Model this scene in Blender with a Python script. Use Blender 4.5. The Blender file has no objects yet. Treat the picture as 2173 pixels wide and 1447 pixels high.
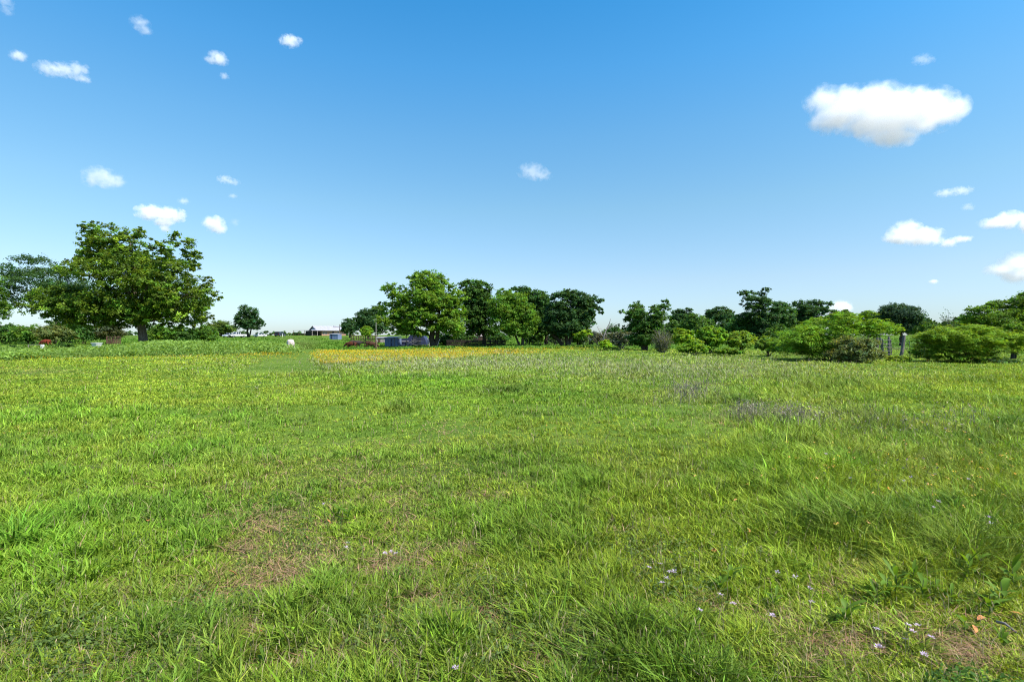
import bpy, bmesh, math, random
import numpy as np
from mathutils import Vector, Matrix

random.seed(7)
RNG = np.random.default_rng(11)
SC = bpy.context.scene
COL = SC.collection

# ------------------------------------------------------------------ camera, sky, sun, exposure
F = 1086.5          # focal length in pixels of the 2173 px wide photograph
CX, HY = 1086.5, 718.0
EYE = 1.6
cam_d = bpy.data.cameras.new('camera')
cam_d.sensor_width = 36.0
cam_d.lens = 18.0
cam_d.clip_start = 0.05
cam_d.clip_end = 20000
cam = bpy.data.objects.new('camera', cam_d)
COL.objects.link(cam)
cam.location = (0, 0, EYE)
cam.rotation_euler = (math.radians(90 - 0.29), 0, 0)
SC.camera = cam

SUN_EL = math.radians(52)
SUN_AZ = math.radians(122)      # clockwise from the view direction (+Y): to the right and a little behind
W = bpy.data.worlds.new('World')
SC.world = W
W.use_nodes = True
wn, wl = W.node_tree.nodes, W.node_tree.links
wn.clear()
sky = wn.new('ShaderNodeTexSky')
sky.sky_type = 'NISHITA'
sky.sun_disc = False
sky.sun_elevation = SUN_EL
sky.sun_rotation = SUN_AZ
sky.air_density = 1.0
sky.dust_density = 0.6
sky.ozone_density = 2.0
tcw = wn.new('ShaderNodeTexCoord')
sepw = wn.new('ShaderNodeSeparateXYZ')
rampw = wn.new('ShaderNodeValToRGB')
wl.new(tcw.outputs['Generated'], sepw.inputs[0])
wl.new(sepw.outputs['Z'], rampw.inputs['Fac'])
for _p, _c in ((.0258, (.45, .53, .66)), (.108, (.53, .575, .62)), (.2396, (.505, .67, .66)), (.3592, (.41, .72, .78)), (.4635, (.285, .74, .89)), (.5515, (.19, .71, .91)), (1.0, (.10, .58, .88))):
    _e = rampw.color_ramp.elements.new(_p); _e.color = (*_c, 1)
rampw.color_ramp.elements.remove(rampw.color_ramp.elements[0])
rampw.color_ramp.elements.remove(rampw.color_ramp.elements[-1])
mulw = wn.new('ShaderNodeMix'); mulw.data_type = 'RGBA'; mulw.blend_type = 'MULTIPLY'
mulw.inputs['Factor'].default_value = 1.0
wl.new(sky.outputs[0], mulw.inputs['A'])
wl.new(rampw.outputs[0], mulw.inputs['B'])
bgw = wn.new('ShaderNodeBackground')
bgw.inputs['Strength'].default_value = 0.15
outw = wn.new('ShaderNodeOutputWorld')
wl.new(mulw.outputs['Result'], bgw.inputs['Color'])
wl.new(bgw.outputs[0], outw.inputs['Surface'])

sun_d = bpy.data.lights.new('sun', 'SUN')
sun_d.energy = 4.5
sun_d.angle = math.radians(0.5)
sun_d.color = (1.0, 0.95, 0.86)
sun = bpy.data.objects.new('sun', sun_d)
COL.objects.link(sun)
sdir = Vector((math.sin(SUN_AZ) * math.cos(SUN_EL), math.cos(SUN_AZ) * math.cos(SUN_EL), math.sin(SUN_EL)))
sun.rotation_euler = sdir.to_track_quat('Z', 'Y').to_euler()
sun.location = (40, -20, 60)

SC.view_settings.view_transform = 'Standard'
SC.view_settings.look = 'None'
SC.view_settings.gamma = 1.0
SC.view_settings.exposure = 0.9
SC.cycles.use_denoising = True
SC.cycles.denoiser = 'OPENIMAGEDENOISE'
SC.cycles.denoising_input_passes = 'RGB_ALBEDO_NORMAL'
SC.cycles.denoising_prefilter = 'NONE'
SC.cycles.max_bounces = 12
SC.cycles.volume_bounces = 12
SC.cycles.transmission_bounces = 4
SC.cycles.transparent_max_bounces = 8
SC.cycles.pixel_filter_type = 'BLACKMAN_HARRIS'
SC.cycles.filter_width = 1.1

# ------------------------------------------------------------------ helpers
def smooth(t):
    t = np.clip(t, 0, 1)
    return t * t * (3 - 2 * t)

_perm = np.random.default_rng(3).random((256, 256))
def vnoise(x, y, seed=0):
    x = np.asarray(x, float) + seed * 17.37; y = np.asarray(y, float) + seed * 9.71
    xi, yi = np.floor(x).astype(int), np.floor(y).astype(int)
    fx, fy = x - xi, y - yi
    fx, fy = fx * fx * (3 - 2 * fx), fy * fy * (3 - 2 * fy)
    g = lambda a, b: _perm[(a + seed * 31) % 256, b % 256]
    return (g(xi, yi) * (1 - fx) + g(xi + 1, yi) * fx) * (1 - fy) + (g(xi, yi + 1) * (1 - fx) + g(xi + 1, yi + 1) * fx) * fy
def fbm(x, y, seed=0, octv=4):
    s, a, t = 0, 1.0, 0
    for k in range(octv):
        s = s + a * vnoise(np.asarray(x) * 2 ** k, np.asarray(y) * 2 ** k, seed + k); t += a; a *= .55
    return s / t

def terrain(x, y):
    x = np.asarray(x, float); y = np.asarray(y, float)
    z = 3.3 * smooth((y - 70) / 230.0)
    z = z - 6.0 * smooth((y - 330) / 900.0)
    z = z + (fbm(x / 6, y / 6, 5, 2) - .5) * 0.10 * np.clip((y - 2) / 6, 0, 1)
    return z

def pt(px, py, D):
    return Vector(((px - CX) * D / F, D, EYE + (HY - py) * D / F))
def gpt(px, D, dz=0.0):
    x = (px - CX) * D / F
    return Vector((x, D, float(terrain(x, D)) + dz))
def gflat(px, py):
    D = F * EYE / (py - HY)
    return gpt(px, D)

def tag(o, label=None, cat=None, group=None, kind=None):
    if label: o['label'] = label
    if cat: o['category'] = cat
    if group: o['group'] = group
    if kind: o['kind'] = kind
    return o
def empty(name, loc, rz=0, label=None, cat=None, group=None):
    o = bpy.data.objects.new(name, None)
    o.empty_display_size = .3
    COL.objects.link(o)
    o.location = loc; o.rotation_euler = (0, 0, rz)
    return tag(o, label, cat, group)
def link(name, me, mat=None, parent=None):
    o = bpy.data.objects.new(name, me)
    COL.objects.link(o)
    if mat is not None:
        me.materials.clear()
        for m in (mat if isinstance(mat, (list, tuple)) else [mat]): me.materials.append(m)
    if parent is not None: o.parent = parent
    return o
def copy_tree(o, parent=None):
    c = o.copy(); COL.objects.link(c); c.parent = parent
    for ch in o.children: copy_tree(ch, c)
    return c

def np_mesh(name, V, loops, starts, colv=None, smooth_sh=False):
    me = bpy.data.meshes.new(name)
    me.vertices.add(len(V)); me.vertices.foreach_set('co', np.ascontiguousarray(V, np.float32).ravel())
    me.loops.add(len(loops)); me.loops.foreach_set('vertex_index', np.ascontiguousarray(loops, np.int32))
    me.polygons.add(len(starts)); me.polygons.foreach_set('loop_start', np.ascontiguousarray(starts, np.int32))
    if colv is not None:
        a = me.color_attributes.new('Col', 'FLOAT_COLOR', 'POINT')
        c = np.ones((len(V), 4), np.float32); c[:, :3] = colv
        a.data.foreach_set('color', c.ravel())
    me.update(calc_edges=True)
    if smooth_sh: me.polygons.foreach_set('use_smooth', np.ones(len(starts), bool))
    return me

class MB:
    """collects simple solids into one mesh"""
    def __init__(s): s.v = []; s.f = []
    def add(s, vs, fs):
        b = len(s.v); s.v += [tuple(v) for v in vs]; s.f += [tuple(i + b for i in f) for f in fs]; return s
    def box(s, c, size, rot=None):
        hx, hy, hz = size[0] / 2, size[1] / 2, size[2] / 2
        vs = [Vector((x, y, z)) for x in (-hx, hx) for y in (-hy, hy) for z in (-hz, hz)]
        if rot is not None: vs = [rot @ v for v in vs]
        vs = [v + Vector(c) for v in vs]
        return s.add(vs, [(0, 1, 3, 2), (4, 6, 7, 5), (0, 4, 5, 1), (2, 3, 7, 6), (0, 2, 6, 4), (1, 5, 7, 3)])
    def tube(s, pts, rad, n=6, cap=True):
        pts = [Vector(p) for p in pts]
        if not hasattr(rad, '__len__'): rad = [rad] * len(pts)
        vs, fs = [], []
        ref = None
        for i, p in enumerate(pts):
            d = (pts[min(i + 1, len(pts) - 1)] - pts[max(i - 1, 0)])
            if d.length < 1e-9: d = Vector((0, 0, 1))
            d.normalize()
            if ref is None: ref = Vector((1, 0, 0)) if abs(d.x) < .8 else Vector((0, 1, 0))
            u = ref - d * ref.dot(d); u.normalize(); ref = u
            w = d.cross(u)
            for k in range(n):
                a = 2 * math.pi * k / n
                vs.append(p + (u * math.cos(a) + w * math.sin(a)) * rad[i])
        for i in range(len(pts) - 1):
            for k in range(n):
                fs.append((i * n + k, i * n + (k + 1) % n, (i + 1) * n + (k + 1) % n, (i + 1) * n + k))
        if cap:
            fs.append(tuple(range(n - 1, -1, -1))); fs.append(tuple(range((len(pts) - 1) * n, len(pts) * n)))
        return s.add(vs, fs)
    def prism(s, prof, y0, y1, f=lambda x, z, t: (x, z)):
        """profile of (x,z) points extruded from y0 to y1"""
        n = len(prof)
        vs = [(x, y0, z) for x, z in prof] + [(x, y1, z) for x, z in prof]
        fs = [tuple(range(n)), tuple(range(2 * n - 1, n - 1, -1))]
        for k in range(n): fs.append((k, k + n, (k + 1) % n + n, (k + 1) % n))
        return s.add(vs, fs)
    def build(s, name, mat, parent=None, bevel=0, smooth_sh=False):
        me = bpy.data.meshes.new(name)
        me.from_pydata(s.v, [], s.f)
        bm = bmesh.new(); bm.from_mesh(me)
        bmesh.ops.recalc_face_normals(bm, faces=bm.faces)
        if bevel: bmesh.ops.bevel(bm, geom=list(bm.edges), offset=bevel, segments=2, affect='EDGES', clamp_overlap=True)
        bm.to_mesh(me); bm.free()
        if smooth_sh: me.polygons.foreach_set('use_smooth', np.ones(len(me.polygons), bool))
        return link(name, me, mat, parent)

# ------------------------------------------------------------------ materials
def newmat(name):
    m = bpy.data.materials.new(name); m.use_nodes = True
    m.node_tree.nodes.clear()
    return m, m.node_tree.nodes, m.node_tree.links
def surf(name, col, col2=None, rough=.7, spec=.3, scale=6.0, metal=0, bump=0.0, stretch=(1, 1, 1), lo=.35, hi=.65):
    m, n, l = newmat(name)
    out = n.new('ShaderNodeOutputMaterial'); b = n.new('ShaderNodeBsdfPrincipled')
    b.inputs['Roughness'].default_value = rough
    b.inputs['Specular IOR Level'].default_value = spec
    b.inputs['Metallic'].default_value = metal
    l.new(b.outputs[0], out.inputs[0])
    tc = n.new('ShaderNodeTexCoord'); mp = n.new('ShaderNodeMapping'); mp.inputs['Scale'].default_value = stretch
    nz = n.new('ShaderNodeTexNoise'); nz.inputs['Scale'].default_value = scale; nz.inputs['Detail'].default_value = 6
    l.new(tc.outputs['Object'], mp.inputs[0]); l.new(mp.outputs[0], nz.inputs['Vector'])
    r = n.new('ShaderNodeValToRGB')
    r.color_ramp.elements[0].position = lo; r.color_ramp.elements[0].color = (*col, 1)
    r.color_ramp.elements[1].position = hi; r.color_ramp.elements[1].color = (*(col2 or [c * .75 for c in col]), 1)
    l.new(nz.outputs['Fac'], r.inputs[0]); l.new(r.outputs[0], b.inputs['Base Color'])
    if bump:
        bp = n.new('ShaderNodeBump'); bp.inputs['Strength'].default_value = bump
        l.new(nz.outputs['Fac'], bp.inputs['Height']); l.new(bp.outputs[0], b.inputs['Normal'])
    return m
def leafmat(name, trans=.35, rough=.55, spec=.25, tint=(1.25, 1.15, .5)):
    m, n, l = newmat(name)
    out = n.new('ShaderNodeOutputMaterial')
    at = n.new('ShaderNodeVertexColor'); at.layer_name = 'Col'
    b = n.new('ShaderNodeBsdfPrincipled'); b.inputs['Roughness'].default_value = rough
    b.inputs['Specular IOR Level'].default_value = spec
    l.new(at.outputs['Color'], b.inputs['Base Color'])
    t = n.new('ShaderNodeBsdfTranslucent')
    mu = n.new('ShaderNodeMix'); mu.data_type = 'RGBA'; mu.blend_type = 'MULTIPLY'; mu.inputs['Factor'].default_value = 1
    mu.inputs['B'].default_value = (*tint, 1)
    l.new(at.outputs['Color'], mu.inputs['A']); l.new(mu.outputs['Result'], t.inputs['Color'])
    mx = n.new('ShaderNodeMixShader'); mx.inputs[0].default_value = trans
    l.new(b.outputs[0], mx.inputs[1]); l.new(t.outputs[0], mx.inputs[2]); l.new(mx.outputs[0], out.inputs[0])
    return m

M = {}
M['leaf'] = leafmat('leaf_surface', .48, .55, .2, (1.35, 1.2, .4))
M['grass'] = leafmat('grass_blade', .24, .55, .16, (1.4, 1.25, .35))
M['dry'] = leafmat('dry_blade', .15, .8, .1, (1, 1, 1))
M['petal'] = leafmat('petal_surface', .25, .7, .1, (1, 1, 1))
M['bark'] = surf('bark', (.10, .078, .06), (.045, .035, .028), .95, .1, 5, stretch=(2, 2, .5), bump=.6)
M['midbark'] = surf('grey_brown_bark', (.19, .15, .12), (.08, .062, .05), .95, .1, 4, stretch=(2, 2, .5), bump=.6)
M['palebark'] = surf('pale_bark', (.30, .26, .22), (.12, .10, .085), .95, .1, 5, stretch=(2, 2, .6), bump=.5)
M['greywood'] = surf('weathered_wood', (.20, .185, .18), (.085, .075, .075), .9, .1, 8, stretch=(3, 3, .5), bump=.4)
M['brownwood'] = surf('brown_wood', (.17, .11, .07), (.09, .06, .04), .9, .1, 6, stretch=(2, 2, .5))
M['galv'] = surf('galvanised_steel', (.46, .46, .48), (.34, .34, .36), .45, .5, 12, metal=.4)
M['whitepaint'] = surf('white_enamel', (.66, .65, .65), (.52, .51, .50), .35, .5, 3)
M['carwhite'] = surf('white_car_paint', (.60, .60, .64), (.54, .54, .58), .25, .5, 1)
M['cardark'] = surf('dark_car_paint', (.018, .022, .04), (.03, .035, .055), .25, .5, 1)
M['carsilver'] = surf('silver_car_paint', (.42, .46, .55), (.36, .40, .48), .3, .5, 1)
M['glass'] = surf('dark_glass', (.012, .015, .02), (.02, .024, .03), .08, .6, 1)
M['tyre'] = surf('tyre_rubber', (.018, .018, .018), (.03, .03, .03), .85, .2, 20)
M['rim'] = surf('alloy_rim', (.5, .5, .52), (.4, .4, .42), .35, .5, 5, metal=.6)
M['lamp'] = surf('lamp_lens', (.75, .76, .78), (.6, .6, .62), .15, .6, 5)
M['redlamp'] = surf('red_lamp_lens', (.35, .02, .02), (.25, .015, .015), .2, .5, 5)
M['grille'] = surf('black_grille', (.02, .02, .022), (.035, .035, .04), .5, .4, 20)
M['brick'] = surf('pink_brick', (.44, .255, .18), (.32, .18, .13), .9, .1, 2.5)
M['roofmetal'] = surf('white_metal_roof', (.37, .36, .41), (.30, .295, .34), .5, .3, 1.5)
M['trim'] = surf('grey_trim', (.30, .28, .32), (.22, .21, .24), .7, .2, 3)
M['gable'] = surf('shade_tinted_siding', (.45, .44, .52), (.38, .37, .44), .8, .1, 3)  # lavender shade of the gable end put into the siding colour
M['darkinside'] = surf('dark_board_and_shade', (.05, .04, .035), (.03, .025, .022), .9, .1, 3)  # dark boards, and the painted shade filling the open porch
M['bluelight'] = surf('light_blue_sheet', (.16, .21, .34), (.12, .16, .28), .5, .3, 2.5)
M['bluedark'] = surf('navy_sheet', (.035, .045, .11), (.025, .032, .08), .55, .3, 2)
M['whitesheet'] = surf('pinkish_white_sheet', (.42, .35, .34), (.28, .22, .21), .7, .2, 3)
M['rust'] = surf('rusty_brown_sheet', (.14, .075, .05), (.06, .04, .03), .8, .2, 2)
M['deadwood'] = surf('dead_wood', (.30, .27, .25), (.15, .13, .125), .95, .1, 6, bump=.3)
def cowmat(name, a, b, scale, lo, hi):
    return surf(name, a, b, .7, .2, scale, lo=lo, hi=hi)
M['cowbrown'] = cowmat('brown_hide', (.10, .027, .012), (.02, .011, .009), 1.6, .40, .56)
M['cowblack'] = cowmat('black_hide', (.012, .01, .01), (.03, .022, .018), 2, .4, .6)
M['cowdull'] = cowmat('dull_brown_hide', (.065, .025, .013), (.03, .014, .01), 1.6, .4, .7)
M['cowred'] = cowmat('red_hide', (.19, .03, .014), (.12, .025, .014), 2, .4, .7)
M['cowwhite'] = cowmat('cream_white_hide', (.66, .54, .52), (.50, .39, .38), 2.2, .4, .7)

# ------------------------------------------------------------------ ground sheet
def make_ground():
    xs = np.concatenate([-np.geomspace(6000, 60, 26)[:-1], np.linspace(-60, 60, 121), np.geomspace(60, 6000, 26)[1:]])
    ys = np.concatenate([np.linspace(-40, 1, 12), np.linspace(1.5, 90, 150), np.geomspace(91, 330, 60)[1:], np.geomspace(335, 7000, 34)])
    X, Y = np.meshgrid(xs, ys)
    Z = terrain(X, Y)
    V = np.stack([X.ravel(), Y.ravel(), Z.ravel()], 1)
    nx, ny = len(xs), len(ys)
    i = (np.arange(ny - 1)[:, None] * nx + np.arange(nx - 1)[None]).ravel()
    L = np.stack([i, i + 1, i + nx + 1, i + nx], 1)
    me = np_mesh('pasture_ground', V, L.ravel(), np.arange(len(L)) * 4, smooth_sh=True)
    m, n, l = newmat('soil_and_thatch')
    out = n.new('ShaderNodeOutputMaterial'); b = n.new('ShaderNodeBsdfPrincipled')
    b.inputs['Roughness'].default_value = .95; b.inputs['Specular IOR Level'].default_value = .05
    tc = n.new('ShaderNodeTexCoord')
    n1 = n.new('ShaderNodeTexNoise'); n1.inputs['Scale'].default_value = 14; n1.inputs['Detail'].default_value = 8; n1.inputs['Roughness'].default_value = .7
    n2 = n.new('ShaderNodeTexNoise'); n2.inputs['Scale'].default_value = .35; n2.inputs['Detail'].default_value = 6
    l.new(tc.outputs['Object'], n1.inputs['Vector']); l.new(tc.outputs['Object'], n2.inputs['Vector'])
    r1 = n.new('ShaderNodeValToRGB'); e = r1.color_ramp.elements
    e[0].position = .3; e[0].color = (.03, .034, .012, 1); e[1].position = .72; e[1].color = (.20, .135, .08, 1)  # soil tones darkened so gaps between tufts read as shaded pits
    x = r1.color_ramp.elements.new(.5); x.color = (.06, .066, .02, 1)
    r2 = n.new('ShaderNodeValToRGB'); e = r2.color_ramp.elements
    e[0].position = .35; e[0].color = (.065, .125, .014, 1); e[1].position = .65; e[1].color = (.11, .17, .024, 1)
    l.new(n1.outputs['Fac'], r1.inputs[0]); l.new(n2.outputs['Fac'], r2.inputs[0])
    # beyond the trampled foreground the pasture closes over the soil
    sp = n.new('ShaderNodeSeparateXYZ'); l.new(tc.outputs['Object'], sp.inputs[0])
    mr = n.new('ShaderNodeMapRange'); mr.inputs['From Min'].default_value = 3.8; mr.inputs['From Max'].default_value = 9
    l.new(sp.outputs['Y'], mr.inputs['Value'])
    mx = n.new('ShaderNodeMix'); mx.data_type = 'RGBA'
    l.new(mr.outputs[0], mx.inputs['Factor']); l.new(r1.outputs[0], mx.inputs['A']); l.new(r2.outputs[0], mx.inputs['B'])
    mf = n.new('ShaderNodeMapRange'); mf.inputs['From Min'].default_value = 320; mf.inputs['From Max'].default_value = 420
    l.new(sp.outputs['Y'], mf.inputs['Value'])
    m3 = n.new('ShaderNodeMix'); m3.data_type = 'RGBA'; m3.inputs['B'].default_value = (.19, .165, .105, 1)  # unseen far ground, toned tan to keep green bounce off the clouds
    l.new(mf.outputs[0], m3.inputs['Factor']); l.new(mx.outputs['Result'], m3.inputs['A']); l.new(m3.outputs['Result'], b.inputs['Base Color'])
    bp = n.new('ShaderNodeBump'); bp.inputs['Strength'].default_value = .6; bp.inputs['Distance'].default_value = .05
    l.new(n1.outputs['Fac'], bp.inputs['Height']); l.new(bp.outputs[0], b.inputs['Normal'])
    l.new(b.outputs[0], out.inputs[0])
    tag(link('ground', me, m), kind='structure')
make_ground()

# ------------------------------------------------------------------ grass
def blades(base, h, w, az, lean, droop, face, col):
    """bent blades: 2 segments each, tapering to a point"""
    N = len(base)
    ld = np.stack([np.cos(az), np.sin(az), np.zeros(N)], 1)
    sd = np.stack([np.cos(face), np.sin(face), np.zeros(N)], 1) * (w / 2)[:, None]
    up = np.zeros((N, 3)); up[:, 2] = 1
    hh = h[:, None]; le = lean[:, None]
    nrm = 1 / np.sqrt(1 + le ** 2)
    mid = base + hh * .55 * nrm * (up + ld * le * .75)
    tip = base + hh * nrm * (up * (1 - droop[:, None] * .5) + ld * (le * 1.15 + droop[:, None] * .55))
    V = np.empty((N, 5, 3))
    V[:, 0] = base - sd * .75; V[:, 1] = base + sd * .75; V[:, 2] = mid - sd; V[:, 3] = mid + sd; V[:, 4] = tip
    b = (np.arange(N) * 5)[:, None]
    L = (b + np.array([0, 1, 3, 2, 2, 3, 4])[None]).ravel()
    S = ((np.arange(N) * 7)[:, None] + np.array([0, 4])[None]).ravel()
    C = np.repeat(col[:, None, :], 5, 1)
    return V.reshape(-1, 3), L, S, C.reshape(-1, 3)
def blade_object(name, parts, mat, kind='stuff', label=None, cat=None):
    V, L, S, C, vo, lo = [], [], [], [], 0, 0
    for v, l_, s_, c in parts:
        V.append(v); L.append(l_ + vo); S.append(s_ + lo); C.append(c); vo += len(v); lo += len(l_)
    me = np_mesh(name, np.concatenate(V), np.concatenate(L), np.concatenate(S), np.concatenate(C))
    return tag(link(name, me, mat), label, cat, kind=kind)
def gs(u, v, lst):
    t = np.zeros_like(u)
    for a, b, su, sv, k in lst: t = np.maximum(t, k * np.exp(-.5 * (((u - a) / su) ** 2 + ((v - b) / sv) ** 2)))
    return t

LUSH = [(90, 1180, 150, 90, 1), (330, 1140, 100, 60, .7), (1300, 1010, 180, 70, .6), (1650, 1000, 170, 55, .9), (1230, 1290, 120, 110, .4),
        (1400, 1340, 120, 90, .6), (1560, 1180, 130, 90, .6), (1750, 1120, 170, 40, .75), (2060, 1120, 150, 50, .7), (900, 812, 160, 12, 1), (150, 892, 170, 22, .8),
        (380, 948, 110, 22, .7), (1100, 850, 180, 14, .5), (1900, 1260, 140, 80, .4), (960, 1390, 50, 40, .6), (620, 1330, 30, 40, .7), (690, 1260, 40, 40, .6), (740, 1110, 50, 35, .7), (1150, 1000, 40, 20, .6)]
DRY = [(650, 1210, 70, 70, 1), (620, 1120, 90, 45, .75), (560, 1250, 90, 50, .65), (520, 1170, 35, 25, .8), (680, 1040, 190, 50, .34), (840, 960, 120, 30, .25), (520, 1300, 140, 80, .4), (540, 1340, 45, 35, 1),
       (800, 1080, 110, 45, .45), (1060, 1330, 110, 60, .6), (1210, 1390, 90, 50, .8), (1930, 1350, 90, 35, .7), (1720, 1400, 60, 35, .65), (610, 1010, 150, 50, .3),
       (1600, 890, 120, 14, .6), (960, 912, 40, 10, .9), (830, 1200, 60, 40, .7), (300, 1410, 200, 50, .38), (860, 1400, 120, 50, .5), (1830, 1240, 60, 30, .6), (430, 1390, 60, 22, .8), (700, 1340, 60, 22, .7), (900, 1285, 50, 18, .7), (1120, 1245, 40, 14, .6), (1300, 1410, 60, 18, .8), (980, 1160, 50, 14, .6), (240, 1260, 40, 16, .6), (720, 1420, 80, 20, .8), (1480, 1290, 40, 14, .6), (1560, 1410, 50, 18, .6), (1260, 1130, 50, 12, .5), (420, 1100, 50, 14, .5), (1060, 1050, 60, 12, .5), (2050, 1400, 70, 24, .7), (1650, 1330, 50, 16, .6), (640, 820, 90, 8, .4), (80, 790, 70, 5, .8)]
PALE = [(1000, 772, 330, 16, .9), (1450, 785, 260, 20, 1), (1470, 835, 60, 20, 1), (1700, 880, 130, 26, .7), (1950, 905, 150, 30, .6), (1850, 800, 150, 14, .5), (1900, 960, 160, 25, .4)]
YEL = [(2000, 820, 220, 36, 1), (300, 825, 340, 40, .5), (1700, 775, 300, 10, .6), (1200, 1120, 240, 120, .45), (1500, 740, 400, 12, .8), (300, 768, 330, 10, .9), (1900, 1040, 200, 60, .6), (1300, 960, 200, 60, .4), (1450, 1150, 260, 120, .55), (1950, 1220, 200, 120, .5), (1550, 1380, 300, 60, .45), (1600, 960, 300, 50, .55)]  # yellow green turf, plus patches that lighten the shaded right foreground
SHORT = [(1050, 838, 130, 12, .6), (760, 1000, 230, 90, .3), (600, 770, 60, 14, 1), (560, 800, 120, 16, .7), (650, 1180, 160, 120, .6), (300, 800, 250, 20, .5), (640, 745, 22, 22, .8)]
DARK_WEEDS_SHADE = [(860, 869, 30, 6, 1), (1850, 905, 30, 16, .9), (2130, 905, 16, 18, .9), (1560, 850, 40, 10, .5), (700, 800, 60, 6, .5), (1090, 831, 60, 5, .8), (1310, 742, 20, 4, .8), (1075, 748, 22, 4, .9),
         (1370, 790, 40, 6, .7), (1660, 800, 40, 7, .6), (1780, 825, 60, 10, .7), (690, 780, 25, 10, .8), (2010, 1010, 60, 30, .4), (1850, 1140, 120, 30, .6), (2050, 1180, 90, 40, .6)]  # dark weeds, with shadows of tall grass clumps painted in

def bed_yellow(u, v):
    """the bed of yellow flowers beside the mown path"""
    lowedge = np.interp(u, [640, 665, 700, 800, 950, 1150, 1250], [742, 772, 782, 776, 766, 757, 748])
    left = np.interp(v, [735, 745, 765, 785], [700, 668, 662, 690])
    a = smooth((u - left) / 14) * smooth((v - np.interp(u, [640, 760, 900, 1000, 1200], [744, 745, 742, 739.5, 738])) / 2) * smooth((lowedge - v) / 5) * np.interp(u, [660, 1000, 1200, 1320], [1, .85, .3, 0])
    b = .12 * smooth((u - 20) / 60) * smooth((640 - u) / 20) * np.exp(-.5 * ((v - 764 + (u - 300) * .012) / 5) ** 2) + .7 * np.exp(-.5 * (((u - 565) / 40) ** 2 + ((v - 757.5) / 2) ** 2))
    return np.maximum(a, b)

def weed_bank(u, v):
    return smooth((v - 738) / 3) * smooth((np.interp(u, [-300, 0, 250, 640], [768, 765, 758, 752]) - v) / 3) * smooth((640 - u) / 20)

def px_of(X, Y):
    return CX + F * X / Y, HY + F * EYE / Y

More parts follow.
